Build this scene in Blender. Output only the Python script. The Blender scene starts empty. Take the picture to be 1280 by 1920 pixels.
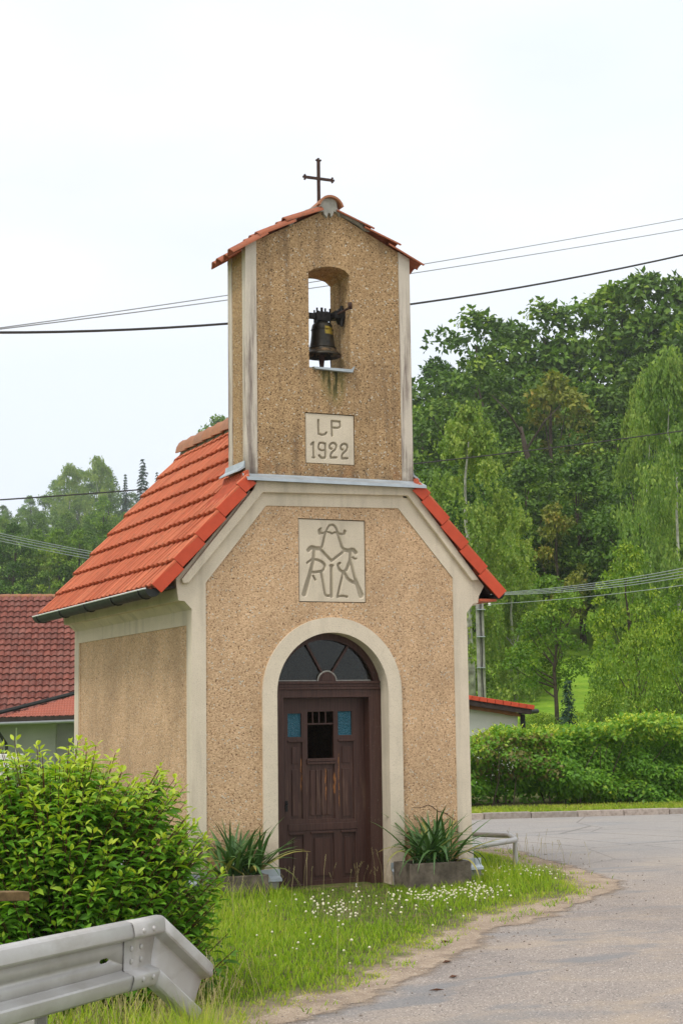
import bpy, bmesh, math, random
import numpy as np
from mathutils import Vector, Matrix
from mathutils.geometry import tessellate_polygon

random.seed(7)
rng = np.random.default_rng(11)
R = math.radians
S = bpy.context.scene
COL = S.collection

# ------------------------------------------------------------------ camera
CAM = Vector((-6.559, -15.1756, 1.85))
YAW, PIT, ROL, FPX = R(23.6963), R(6.9691), R(-0.7669), 3000.0
FWD = Vector((math.sin(YAW) * math.cos(PIT), math.cos(YAW) * math.cos(PIT), math.sin(PIT)))
_r = Vector((math.cos(YAW), -math.sin(YAW), 0)); _u = _r.cross(FWD)
RGT = _r * math.cos(ROL) + _u * math.sin(ROL)
UPV = -_r * math.sin(ROL) + _u * math.cos(ROL)
cd = bpy.data.cameras.new('camera'); cam = bpy.data.objects.new('camera', cd); COL.objects.link(cam)
cam.matrix_world = Matrix(((RGT.x, UPV.x, -FWD.x, CAM.x), (RGT.y, UPV.y, -FWD.y, CAM.y), (RGT.z, UPV.z, -FWD.z, CAM.z), (0, 0, 0, 1)))
cd.sensor_width = 36; cd.sensor_fit = 'AUTO'; cd.lens = FPX / 1920 * 36
cd.clip_start = 0.1; cd.clip_end = 3000
S.camera = cam

# ------------------------------------------------------------------ world: bright broken overcast
SUN_EL, SUN_AZ = R(56), R(238)     # azimuth measured clockwise from +Y: the sun stands high, behind and to the left of the camera
wd = bpy.data.worlds.new('World'); S.world = wd; wd.use_nodes = True
nt = wd.node_tree; nt.nodes.clear()
def wn(t, **k):
    n = nt.nodes.new(t)
    for a, b in k.items():
        if a.startswith('i_'): n.inputs[a[2:].replace('_', ' ')].default_value = b
        else: setattr(n, a, b)
    return n
wo = wn('ShaderNodeOutputWorld')
sky = wn('ShaderNodeTexSky', sky_type='NISHITA', sun_disc=False, sun_elevation=SUN_EL, sun_rotation=SUN_AZ)
bg1 = wn('ShaderNodeBackground', i_Strength=0.12); nt.links.new(sky.outputs[0], bg1.inputs[0])
tc = wn('ShaderNodeTexCoord')
mp = wn('ShaderNodeMapping'); mp.inputs['Scale'].default_value = (1.0, 1.0, 2.6); mp.inputs['Location'].default_value = (6.85, 3.55, 11.5)
nt.links.new(tc.outputs['Generated'], mp.inputs[0])
n1 = wn('ShaderNodeTexNoise', i_Scale=2.3, i_Detail=6.0, i_Roughness=0.55); nt.links.new(mp.outputs[0], n1.inputs[0])
n2 = wn('ShaderNodeTexNoise', i_Scale=1.1, i_Detail=3.0, i_Roughness=0.5); nt.links.new(mp.outputs[0], n2.inputs[0])
cr = wn('ShaderNodeValToRGB'); cr.color_ramp.elements[0].position = 0.30; cr.color_ramp.elements[0].color = (0.90, 0.90, 0.90, 1)
cr.color_ramp.elements[1].position = 0.47; cr.color_ramp.elements[1].color = (1, 1, 1, 1)
nt.links.new(n1.outputs[0], cr.inputs[0])
cc = wn('ShaderNodeValToRGB'); cc.color_ramp.elements[0].position = 0.38; cc.color_ramp.elements[0].color = (0.785, 0.85, 0.935, 1)
cc.color_ramp.elements[1].position = 0.62; cc.color_ramp.elements[1].color = (1.0, 0.98, 0.95, 1)
nt.links.new(n2.outputs[0], cc.inputs[0])
bg2 = wn('ShaderNodeBackground', i_Strength=0.99); nt.links.new(cc.outputs[0], bg2.inputs[0])
ms = wn('ShaderNodeMixShader'); nt.links.new(cr.outputs[0], ms.inputs[0]); nt.links.new(bg1.outputs[0], ms.inputs[1]); nt.links.new(bg2.outputs[0], ms.inputs[2])
nt.links.new(ms.outputs[0], wo.inputs[0])

sl = bpy.data.lights.new('sun', 'SUN'); sl.energy = 1.5; sl.angle = R(14); sl.color = (1.0, 0.965, 0.91)
so = bpy.data.objects.new('sun', sl); COL.objects.link(so)
sd = Vector((math.sin(SUN_AZ) * math.cos(SUN_EL), math.cos(SUN_AZ) * math.cos(SUN_EL), math.sin(SUN_EL)))
so.rotation_euler = sd.to_track_quat('Z', 'Y').to_euler(); so.location = (0, 0, 60)
S.view_settings.view_transform = 'Standard'; S.view_settings.look = 'None'
S.view_settings.exposure = 0.30; S.view_settings.gamma = 1; S.view_settings.use_curve_mapping = False
S.cycles.volume_bounces = 0; S.cycles.max_bounces = 8; S.cycles.transparent_max_bounces = 16

# ------------------------------------------------------------------ helpers
def ray(x, y): return FWD + RGT * ((x - 640) / FPX) - UPV * ((y - 960) / FPX)
def at(x, y, w): return CAM + ray(x, y) * w            # point seen at photo pixel x,y, w metres deep
def ground_at(x, y, z=0.0):
    d = ray(x, y); return CAM + d * ((z - CAM.z) / d.z)
HD = Vector((math.sin(YAW), math.cos(YAW), 0)); RT = Vector((math.cos(YAW), -math.sin(YAW), 0))
def sw(x, y):                                             # world -> lateral, depth
    dx, dy = x - CAM.x, y - CAM.y
    return dx * RT.x + dy * RT.y, dx * HD.x + dy * HD.y
def wxy(s, w): return CAM.x + RT.x * s + HD.x * w, CAM.y + RT.y * s + HD.y * w
def sstep(a, b, v): t = np.clip((v - a) / (b - a), 0, 1); return t * t * (3 - 2 * t)
def terrain(x, y):
    s, w = sw(x, y); w = np.maximum(w, 1.0); a = s / w
    r = 0.10 * np.clip(w - 37, 0, 38) + 0.2 * np.clip(w - 75, 0, 60)
    l = 0.02 * np.clip(w - 40, 0, 40) + 0.135 * np.clip(w - 80, 0, 330)
    k = sstep(-0.03, 0.07, a)
    return r * k + l * (1 - k)

def thing(name, label, cat, loc=(0, 0, 0), rz=0.0, group=None):
    o = bpy.data.objects.new(name, None); COL.objects.link(o); o.location = loc; o.rotation_euler = (0, 0, rz)
    o.empty_display_size = 0.2
    tag(o, label, cat, group); return o
def tag(o, label=None, cat=None, group=None, kind=None):
    for k, v in (('label', label), ('category', cat), ('group', group), ('kind', kind)):
        if v: o[k] = v
    return o
def copy_tree(o, parent=None):
    c = o.copy(); COL.objects.link(c); c.parent = parent
    for ch in o.children: copy_tree(ch, c)
    return c
def link_obj(name, me, parent=None, mw=None):
    o = bpy.data.objects.new(name, me); COL.objects.link(o)
    if parent is not None: o.parent = parent
    if mw is not None: o.matrix_local = mw
    return o

class MB:
    def __init__(s): s.v = []; s.f = []
    def add(s, vs, fs):
        b = len(s.v); s.v += [tuple(p) for p in vs]; s.f += [tuple(i + b for i in f) for f in fs]; return s
    def box(s, x0, x1, y0, y1, z0, z1):
        return s.add([(x0, y0, z0), (x1, y0, z0), (x1, y1, z0), (x0, y1, z0), (x0, y0, z1), (x1, y0, z1), (x1, y1, z1), (x0, y1, z1)],
                     [(3, 2, 1, 0), (4, 5, 6, 7), (0, 1, 5, 4), (1, 2, 6, 5), (2, 3, 7, 6), (3, 0, 4, 7)])
    def obox(s, c, ax, ay, az):                           # oriented box: centre and half vectors
        c, ax, ay, az = map(Vector, (c, ax, ay, az)); vs = []
        for k in (-1, 1):
            for i, j in ((-1, -1), (1, -1), (1, 1), (-1, 1)): vs.append(c + ax * i + ay * j + az * k)
        return s.add(vs, [(3, 2, 1, 0), (4, 5, 6, 7), (0, 1, 5, 4), (1, 2, 6, 5), (2, 3, 7, 6), (3, 0, 4, 7)])
    def prism(s, loops, d0, d1, axis='y', back=True):     # loops of (a, z) extruded along y (or x)
        P = (lambda a, z, d: (a, d, z)) if axis == 'y' else ((lambda a, z, d: (d, a, z)) if axis == 'x' else (lambda a, z, d: (a, z, d)))
        tris = tessellate_polygon([[Vector((a, z, 0)) for a, z in l] for l in loops])
        flat = [p for l in loops for p in l]; n = len(flat)
        vs = [P(a, z, d0) for a, z in flat] + [P(a, z, d1) for a, z in flat]
        fs = [tuple(t) for t in tris] + ([tuple(i + n for i in t[::-1]) for t in tris] if back else [])
        k = 0
        for l in loops:
            m = len(l)
            for i in range(m):
                a, b = k + i, k + (i + 1) % m; fs.append((a, b, b + n, a + n))
            k += m
        return s.add(vs, fs)
    def tube(s, pts, r, n=8, cap=True):
        pts = [Vector(p) for p in pts]; m = len(pts); rr = r if hasattr(r, '__len__') else [r] * m
        up = Vector((0, 0, 1)); vs = []; pa = None
        for i, p in enumerate(pts):
            t = (pts[min(i + 1, m - 1)] - pts[max(i - 1, 0)]).normalized()
            if pa is None: a = t.cross(up); a = a if a.length > 0.05 else t.cross(Vector((1, 0, 0)))
            else: a = pa - t * pa.dot(t)
            a.normalize(); b = t.cross(a); pa = a
            for j in range(n):
                q = 2 * math.pi * j / n; vs.append(p + (a * math.cos(q) + b * math.sin(q)) * rr[i])
        fs = [(i * n + j, i * n + (j + 1) % n, (i + 1) * n + (j + 1) % n, (i + 1) * n + j) for i in range(m - 1) for j in range(n)]
        if cap: fs += [tuple(range(n))[::-1], tuple(range((m - 1) * n, m * n))]
        return s.add(vs, fs)
    def lathe(s, prof, c, n=20):                           # prof of (r, z)
        vs = [(c[0] + r * math.cos(2 * math.pi * j / n), c[1] + r * math.sin(2 * math.pi * j / n), c[2] + z) for r, z in prof for j in range(n)]
        return s.add(vs, [(i * n + j, i * n + (j + 1) % n, (i + 1) * n + (j + 1) % n, (i + 1) * n + j) for i in range(len(prof) - 1) for j in range(n)])
    def mesh(s, name, mat, smooth=False, bevel=0, off=(0, 0, 0), fix=True):
        me = bpy.data.meshes.new(name)
        me.from_pydata([(x - off[0], y - off[1], z - off[2]) for x, y, z in s.v], [], s.f)
        if fix or bevel:
            bm = bmesh.new(); bm.from_mesh(me)
            bmesh.ops.recalc_face_normals(bm, faces=bm.faces)
            if bevel:
                bmesh.ops.bevel(bm, geom=[e for e in bm.edges if len(e.link_faces) == 2 and e.calc_face_angle(0) > 0.6], offset=bevel, segments=2, affect='EDGES', profile=0.6)
            bm.to_mesh(me); bm.free()
        if mat: me.materials.append(mat)
        if smooth is True: me.shade_smooth()
        elif smooth: me.shade_smooth(); me.set_sharp_from_angle(angle=R(smooth))
        return me
    def build(s, name, mat, parent=None, smooth=False, bevel=0, label=None, **k):
        off = (0, 0, 0)
        if parent is not None:
            off = parent.location if parent.parent is None else parent.location + parent.parent.location
        o = link_obj(name, s.mesh(name, mat, smooth, bevel, off), parent)
        return tag(o, label, **k)

def np_mesh(name, verts, faces, mat, tint=None, smooth=False):   # verts (N,3), faces (M,k) ints; tint per vertex
    me = bpy.data.meshes.new(name); N, (M, k) = len(verts), faces.shape
    me.vertices.add(N); me.vertices.foreach_set('co', np.ascontiguousarray(verts, dtype=np.float32).ravel())
    me.loops.add(M * k); me.loops.foreach_set('vertex_index', np.ascontiguousarray(faces, dtype=np.int32).ravel())
    me.polygons.add(M); me.polygons.foreach_set('loop_start', np.arange(0, M * k, k, dtype=np.int32))
    me.polygons.foreach_set('loop_total', np.full(M, k, dtype=np.int32))
    if smooth: me.polygons.foreach_set('use_smooth', np.ones(M, dtype=bool))
    if tint is not None:
        a = me.attributes.new('tint', 'FLOAT', 'POINT'); a.data.foreach_set('value', np.ascontiguousarray(tint, dtype=np.float32))
    me.materials.append(mat); me.update(); return me

# ------------------------------------------------------------------ materials
class NM:
    def __init__(s, name, rough=0.85, spec=0.3):
        s.m = bpy.data.materials.new(name); s.m.use_nodes = True; s.t = s.m.node_tree
        s.b = s.t.nodes['Principled BSDF']; s.b.inputs['Roughness'].default_value = rough
        s.b.inputs['Specular IOR Level'].default_value = spec; s._p = None
    def n(s, t, **k):
        n = s.t.nodes.new(t)
        for a, b in k.items():
            if a in n.inputs: s.set(n.inputs[a], b)
            else: setattr(n, a, b)
        return n
    def set(s, inp, v):
        if isinstance(v, bpy.types.NodeSocket): s.t.links.new(v, inp)
        elif isinstance(v, (tuple, list)) and inp.type == 'RGBA' and len(v) == 3: inp.default_value = (*v, 1)
        else: inp.default_value = v
    def pos(s):
        if s._p is None: s._p = s.n('ShaderNodeNewGeometry').outputs['Position']
        return s._p
    def map(s, scale=(1, 1, 1), rot=(0, 0, 0), src=None):
        m = s.n('ShaderNodeMapping'); m.inputs['Scale'].default_value = scale; m.inputs['Rotation'].default_value = rot
        s.t.links.new(src or s.pos(), m.inputs[0]); return m.outputs[0]
    def noise(s, sc, det=3, ro=0.55, vec=None, dist=0.0):
        n = s.n('ShaderNodeTexNoise'); n.inputs['Scale'].default_value = sc; n.inputs['Detail'].default_value = det
        n.inputs['Roughness'].default_value = ro; n.inputs['Distortion'].default_value = dist
        s.t.links.new(vec or s.pos(), n.inputs['Vector']); return n.outputs[0]
    def voro(s, sc, out='Distance', vec=None, feature='F1', rnd=1.0):
        n = s.n('ShaderNodeTexVoronoi', feature=feature); n.inputs['Scale'].default_value = sc; n.inputs['Randomness'].default_value = rnd
        s.t.links.new(vec or s.pos(), n.inputs['Vector']); return n.outputs[out]
    def ramp(s, v, pts):                                   # pts [(pos, value or colour)]
        n = s.n('ShaderNodeValToRGB'); e = n.color_ramp.elements
        while len(e) < len(pts): e.new(0.5)
        for i, (p, c) in enumerate(pts):
            e[i].position = p; e[i].color = (*c, 1) if isinstance(c, (tuple, list)) else (c, c, c, 1)
        s.t.links.new(v, n.inputs[0]); return n.outputs[0]
    def mix(s, f, a, b, mode='MIX'):
        n = s.n('ShaderNodeMix', data_type='RGBA', blend_type=mode)
        s.set(n.inputs[0], f); s.set(n.inputs[6], a); s.set(n.inputs[7], b); return n.outputs[2]
    def math(s, op, a, b=0.0, c=0.0):
        n = s.n('ShaderNodeMath', operation=op); s.set(n.inputs[0], a); s.set(n.inputs[1], b); s.set(n.inputs[2], c); return n.outputs[0]
    def mr(s, v, a, b, c=0.0, d=1.0):                      # clamped map range
        n = s.n('ShaderNodeMapRange'); s.set(n.inputs[0], v)
        for i, q in enumerate((a, b, c, d)): n.inputs[i + 1].default_value = q
        return n.outputs[0]
    def xyz(s): 
        n = s.n('ShaderNodeSeparateXYZ'); s.t.links.new(s.pos(), n.inputs[0]); return n.outputs
    def bump(s, h, strength=0.5, dist=0.01, normal=None):
        n = s.n('ShaderNodeBump'); s.set(n.inputs['Strength'], strength); s.set(n.inputs['Distance'], dist); s.t.links.new(h, n.inputs['Height'])
        if normal is not None: s.t.links.new(normal, n.inputs['Normal'])
        s.t.links.new(n.outputs[0], s.b.inputs['Normal']); return n.outputs[0]
    def col(s, c): s.set(s.b.inputs['Base Color'], c); return s
    def attr(s, name): return s.n('ShaderNodeAttribute', attribute_name=name).outputs['Fac']
    def orand(s): return s.n('ShaderNodeObjectInfo').outputs['Random']
M = {}

def mat_roughcast(name, lo, hi, pit, pit_at, tower):
    m = NM(name, 0.95, 0.15)
    cell = m.voro(78, 'Color'); sep = m.n('ShaderNodeSeparateColor'); m.t.links.new(cell, sep.inputs[0])
    base = m.mix(sep.outputs[0], lo, hi)
    base = m.mix(m.math('GREATER_THAN', sep.outputs[1], 0.975), base, (0.62, 0.56, 0.46))
    pitn = m.noise(62, 2, 0.6)
    base = m.mix(m.ramp(pitn, [(pit_at - 0.05, 1.0), (pit_at + 0.015, 0.0)]), base, pit)
    base = m.mix(0.55, base, m.ramp(m.noise(1.5, 6, 0.65), [(0.32, (0.62, 0.60, 0.57)), (0.66, (1.15, 1.12, 1.08))]), 'MULTIPLY')
    base = m.mix(m.math('MULTIPLY', m.ramp(m.noise(1.0, 5, 0.6, m.map((4.5, 4.5, 0.5))), [(0.48, 0.0), (0.70, 1.0)]), 0.13), base, (0.23, 0.16, 0.10))
    X, Y, Z = m.xyz()
    if tower:
        st = m.noise(1.0, 4, 0.6, m.map((9, 9, 0.7)))
        base = m.mix(m.math('MULTIPLY', m.ramp(st, [(0.5, 0.0), (0.68, 1.0)]), 0.5), base, (0.13, 0.085, 0.055))
        # run-off stain below the belfry sill and damp along the foot
        run = m.math('MULTIPLY', m.mr(m.math('ABSOLUTE', m.math('ADD', X, -0.03)), 0.03, 0.20, 1, 0), m.mr(Z, 4.93, 5.36, 0, 1))
        run = m.math('MULTIPLY', run, m.mr(Z, 5.40, 5.37, 0, 1))
        run = m.math('MULTIPLY', run, m.ramp(m.noise(1.0, 3, 0.6, m.map((22, 22, 3))), [(0.3, 0.2), (0.6, 1.0)]))
        base = m.mix(m.mr(run, 0.05, 0.6), base, (0.19, 0.17, 0.055)); base = m.mix(m.mr(run, 0.30, 0.60, 0, 0.9), base, (0.035, 0.035, 0.02))
        foot = m.math('MULTIPLY', m.mr(Z, 4.22, 4.42, 1, 0), m.ramp(m.noise(7, 4, 0.6), [(0.35, 0.0), (0.65, 1.0)]))
        base = m.mix(m.math('MULTIPLY', foot, 0.75), base, (0.085, 0.06, 0.045))
        rust = m.math('MULTIPLY', m.mr(Z, 4.25, 4.6, 1, 0), m.ramp(m.noise(4, 4, 0.6), [(0.5, 0.0), (0.7, 1.0)]))
        base = m.mix(m.math('MULTIPLY', rust, 0.5), base, (0.42, 0.16, 0.05))
    else:
        damp = m.math('MULTIPLY', m.mr(Z, 0.28, 0.52, 1, 0), m.ramp(m.noise(6, 4, 0.65), [(0.3, 0.2), (0.6, 1.0)]))
        base = m.mix(m.math('MULTIPLY', damp, 0.75), base, (0.34, 0.13, 0.04))
    m.col(base)
    m.bump(m.math('ADD', m.math('MULTIPLY', m.voro(78), -0.5), pitn), 0.55, 0.012)
    return m.m
M['roughcast'] = mat_roughcast('roughcast_render', (0.50, 0.325, 0.190), (0.73, 0.515, 0.325), (0.15, 0.085, 0.045), 0.385, False)
M['roughcast_tower'] = mat_roughcast('weathered_roughcast_render', (0.34, 0.215, 0.110), (0.56, 0.385, 0.215), (0.06, 0.036, 0.02), 0.40, True)

def mat_plaster(name, c, grime, grooves=False):
    m = NM(name, 0.93, 0.15)
    g = m.noise(95, 3, 0.7)
    b = m.mix(m.ramp(g, [(0.30, 0.8), (0.47, 0.0)]), c, tuple(q * 0.66 for q in c))
    b = m.mix(m.math('MULTIPLY', m.ramp(m.voro(22), [(0.05, 1.0), (0.09, 0.0)]), 0.6), b, tuple(q * 1.25 for q in c))
    b = m.mix(0.5, b, m.ramp(m.noise(2.1, 5, 0.6), [(0.3, (0.78, 0.77, 0.74)), (0.65, (1.08, 1.06, 1.04))]), 'MULTIPLY')
    X, Y, Z = m.xyz()
    if grime:                                             # purplish algae streaks running down the belfry corners
        st = m.math('MULTIPLY', m.ramp(m.noise(1.0, 5, 0.65, m.map((14, 14, 0.9))), [(0.47, 0.0), (0.62, 1.0)]), m.mr(Z, 6.55, 5.6, 0, 1))
        b = m.mix(m.math('MULTIPLY', st, 0.8), b, (0.115, 0.075, 0.07))
        ft = m.math('MULTIPLY', m.mr(Z, 4.2, 4.55, 1, 0), m.ramp(m.noise(9, 4, 0.6), [(0.3, 0.0), (0.6, 1.0)]))
        b = m.mix(m.math('MULTIPLY', ft, 0.8), b, (0.10, 0.085, 0.07))
    else:
        ft = m.math('MULTIPLY', m.mr(Z, 0.12, 0.75, 1, 0), m.ramp(m.noise(5, 5, 0.65), [(0.36, 0.0), (0.66, 1.0)]))
        b = m.mix(m.math('MULTIPLY', ft, 0.7), b, (0.26, 0.17, 0.11))
        st = m.math('MULTIPLY', m.ramp(m.noise(1.0, 4, 0.6, m.map((6, 6, 0.6))), [(0.52, 0.0), (0.72, 1.0)]), 0.35)
        b = m.mix(st, b, (0.30, 0.26, 0.20))
    if grooves: b = m.mix(m.math('MULTIPLY', m.attr('tint'), 0.55), b, (0.24, 0.21, 0.15))   # shade of the engraved grooves put into the colour by depth
    m.col(b); m.bump(m.math('ADD', g, m.math('MULTIPLY', m.noise(11, 3), 1.2)), 0.5, 0.006)
    return m.m
M['plaster'] = mat_plaster('smooth_beige_plaster', (0.71, 0.62, 0.49), False)
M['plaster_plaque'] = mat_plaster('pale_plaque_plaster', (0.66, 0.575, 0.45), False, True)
M['plaster_tower'] = mat_plaster('grimy_grey_plaster', (0.62, 0.555, 0.47), True)

def mat_simple(name, c, rough=0.8, spec=0.3, metal=0.0, var=0.25, sc=6, bump=0.2, obj=0.0, bsc=60):
    m = NM(name, rough, spec); m.b.inputs['Metallic'].default_value = metal
    b = m.mix(1.0, c, m.ramp(m.noise(sc, 5, 0.6), [(0.3, (1 - var,) * 3), (0.7, (1 + var * 0.6,) * 3)]), 'MULTIPLY')
    if obj: b = m.mix(1.0, b, m.ramp(m.orand(), [(0.0, (1 - obj,) * 3), (1.0, (1 + obj,) * 3)]), 'MULTIPLY')
    m.col(b)
    if bump: m.bump(m.noise(bsc, 3), bump, 0.004)
    return m.m

def mat_tile(name, a, b_, dirt, dirtamt):
    m = NM(name, 0.72, 0.25)
    c = m.mix(m.orand(), a, b_)
    c = m.mix(0.6, c, m.ramp(m.noise(7, 5, 0.65), [(0.3, (0.72, 0.70, 0.68)), (0.7, (1.12, 1.10, 1.08))]), 'MULTIPLY')
    c = m.mix(m.math('MULTIPLY', m.ramp(m.noise(1.6, 5, 0.7), [(0.46, 0.0), (0.66, 1.0)]), 0.30), c, tuple(0.5 * u + 0.5 * v for u, v in zip(a, dirt)))
    c = m.mix(m.math('MULTIPLY', m.ramp(m.noise(23, 4, 0.7), [(0.55, 0.0), (0.7, 1.0)]), dirtamt), c, dirt)
    m.col(c); m.bump(m.noise(70, 3), 0.25, 0.003); return m.m
M['tile'] = mat_tile('orange_roof_tile', (0.53, 0.130, 0.058), (0.64, 0.195, 0.095), (0.20, 0.12, 0.07), 0.55)
M['verge'] = mat_simple('red_verge_tile', (0.56, 0.075, 0.030), 0.55, 0.3, var=0.12, sc=9, obj=0.07)
M['ridge'] = mat_tile('mossy_ridge_tile', (0.36, 0.17, 0.10), (0.42, 0.17, 0.08), (0.13, 0.12, 0.08), 0.8)
M['tile_old'] = mat_tile('old_belfry_tile', (0.33, 0.105, 0.055), (0.43, 0.14, 0.07), (0.09, 0.07, 0.05), 0.6)
M['tile_brown'] = mat_tile('brown_red_roof_tile', (0.15, 0.042, 0.030), (0.25, 0.075, 0.052), (0.40, 0.26, 0.22), 0.7)
M['tile_red2'] = mat_tile('small_red_roof_tile', (0.33, 0.085, 0.055), (0.40, 0.12, 0.075), (0.2, 0.08, 0.05), 0.4)
M['zinc'] = mat_simple('zinc_sheet', (0.40, 0.445, 0.475), 0.45, 0.4, 0.25, var=0.2, sc=5, bump=0.08)
M['gutter'] = mat_simple('dark_zinc_gutter', (0.026, 0.028, 0.026), 0.6, 0.25, 0.0, var=0.4, sc=8, bump=0.1)
M['gutter_lip'] = mat_simple('bright_gutter_lip', (0.72, 0.72, 0.70), 0.4, 0.5, 0.3, var=0.1)
M['red_sheet'] = mat_simple('red_painted_sheet', (0.50, 0.11, 0.05), 0.55, 0.3, var=0.2, sc=9)
M['mortar'] = mat_simple('grey_mortar', (0.40, 0.385, 0.34), 0.95, 0.1, var=0.3, sc=14, bump=0.9, bsc=40)
M['rust'] = mat_simple('rusty_brown_iron', (0.070, 0.038, 0.030), 0.75, 0.3, 0.2, var=0.4, sc=20, bump=0.5)
M['black_iron'] = mat_simple('black_iron', (0.022, 0.020, 0.019), 0.6, 0.4, 0.3, var=0.4, sc=25, bump=0.4)
M['concrete'] = mat_simple('grey_concrete', (0.36, 0.34, 0.31), 0.92, 0.2, var=0.35, sc=5, bump=0.6, bsc=45)
M['dark_concrete'] = mat_simple('weathered_exposed_concrete', (0.17, 0.14, 0.11), 0.95, 0.15, var=0.5, sc=13, bump=1.0, bsc=60)
M['white_wall'] = mat_simple('white_render', (0.76, 0.75, 0.70), 0.9, 0.2, var=0.12, sc=1.5, bump=0.3)
M['grey_wall'] = mat_simple('grey_white_render', (0.34, 0.33, 0.315), 0.92, 0.2, var=0.15, sc=1.2)
M['dark_wood'] = mat_simple('dark_stained_timber', (0.045, 0.030, 0.024), 0.75, 0.3, var=0.3, sc=8)
M['wood'] = mat_simple('brown_timber', (0.32, 0.14, 0.06), 0.75, 0.3, var=0.35, sc=8)
M['interior'] = mat_simple('dim_interior_plaster', (0.05, 0.047, 0.043), 0.95, 0.1, var=0.2)
M['wire'] = mat_simple('aluminium_wire', (0.36, 0.38, 0.40), 0.6, 0.4, 0.0, var=0.1, bump=0)
M['cable'] = mat_simple('black_cable', (0.045, 0.040, 0.038), 0.6, 0.4, var=0.1, bump=0)
M['porcelain'] = mat_simple('white_porcelain', (0.82, 0.82, 0.80), 0.25, 0.5, var=0.03, bump=0)

m = NM('painted_brown_wood', 0.5, 0.35)                  # door paint, peeling in places to raw orange wood
g = m.noise(1.0, 5, 0.6, m.map((60, 60, 2.2)))
c = m.mix(m.ramp(g, [(0.35, 0.0), (0.65, 1.0)]), (0.042, 0.018, 0.013), (0.076, 0.034, 0.025))
X, Y, Z = m.xyz()
zone = m.math('MULTIPLY', m.mr(Z, 0.62, 0.85), m.mr(Z, 1.30, 1.05))
zone = m.math('MULTIPLY', zone, m.mr(Y, 0.27, 0.275))
p1 = m.noise(1.0, 3, 0.6, m.map((48, 10, 2.6)))
c = m.mix(m.math('MULTIPLY', m.ramp(p1, [(0.50, 0.0), (0.62, 0.7)]), zone), c, (0.13, 0.075, 0.05))
def streak(x0, w, za, zb):
    a = m.mr(m.math('ABSOLUTE', m.math('ADD', X, -x0)), w * 0.3, w, 1, 0)
    return m.math('MULTIPLY', a, m.math('MULTIPLY', m.mr(Z, za, za + 0.12), m.mr(Z, zb, zb - 0.12)))
stx = m.math('ADD', m.math('ADD', streak(0.020, 0.016, 0.84, 1.27), streak(0.117, 0.017, 0.92, 1.22)), m.math('ADD', streak(-0.253, 0.012, 0.95, 1.38), streak(0.162, 0.007, 0.75, 1.45)))
stx = m.math('MULTIPLY', stx, m.ramp(m.noise(1.0, 4, 0.75, m.map((160, 20, 14))), [(0.47, 0.0), (0.58, 1.0)]))
c = m.mix(m.mr(stx, 0.25, 0.5), c, (0.42, 0.17, 0.045))
fl = m.ramp(m.noise(1.0, 3, 0.8, m.map((150, 30, 30))), [(0.66, 0.0), (0.70, 1.0)])
c = m.mix(m.math('MULTIPLY', fl, m.mr(X, 0.30, 0.36)), c, (0.35, 0.30, 0.26))
m.col(c); m.bump(g, 0.35, 0.004); M['door'] = m.m

m = NM('thin_glass', 0.05); t = m.t; t.nodes.remove(m.b)
fr = m.n('ShaderNodeFresnel', IOR=1.5); tr = m.n('ShaderNodeBsdfTransparent', Color=(0.62, 0.66, 0.62, 1))
gl = m.n('ShaderNodeBsdfGlossy', Roughness=0.03, Color=(0.9, 0.9, 0.9, 1))
bp = m.n('ShaderNodeBump'); bp.inputs['Strength'].default_value = 0.10; bp.inputs['Distance'].default_value = 0.02; t.links.new(m.noise(5, 2), bp.inputs['Height'])
t.links.new(bp.outputs[0], gl.inputs['Normal'])
mx = m.n('ShaderNodeMixShader'); t.links.new(m.math('MULTIPLY', fr.outputs[0], 0.7), mx.inputs[0]); t.links.new(tr.outputs[0], mx.inputs[1]); t.links.new(gl.outputs[0], mx.inputs[2])
t.links.new(mx.outputs[0], t.nodes['Material Output'].inputs[0]); M['glass'] = m.m

m = NM('blue_patterned_glass', 0.18, 0.6); v = m.voro(95, 'Distance', m.map((1, 1, 1), (0, R(45), 0)))
m.col(m.mix(m.ramp(v, [(0.1, 0.0), (0.5, 1.0)]), (0.006, 0.045, 0.075), (0.020, 0.13, 0.19))); m.bump(v, 0.8, 0.01); M['blue_glass'] = m.m

m = NM('cast_bell_metal', 0.45, 0.5); m.b.inputs['Metallic'].default_value = 0.5
X, Y, Z = m.xyz()
c = m.mix(m.ramp(m.noise(9, 5, 0.6), [(0.35, 0.0), (0.7, 1.0)]), (0.016, 0.016, 0.014), (0.055, 0.045, 0.03))
pat = m.math('MULTIPLY', m.math('MULTIPLY', m.mr(Z, 5.80, 5.815), m.mr(Z, 5.90, 5.885)), m.math('MULTIPLY', m.mr(X, 0.00, 0.015), m.mr(Y, 0.2, 0.18)))
pat = m.math('MULTIPLY', pat, m.ramp(m.noise(26, 3, 0.6), [(0.40, 0.0), (0.46, 1.0)]))
c = m.mix(pat, c, (0.34, 0.24, 0.03))
rim = m.math('MULTIPLY', m.math('MULTIPLY', m.mr(Z, 5.60, 5.61), m.mr(Z, 5.66, 5.64)), m.ramp(m.noise(30, 4, 0.6), [(0.45, 0.0), (0.6, 1.0)]))
c = m.mix(m.math('MULTIPLY', rim, 0.8), c, (0.22, 0.14, 0.07))
m.col(c); M['bell'] = m.m

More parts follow.
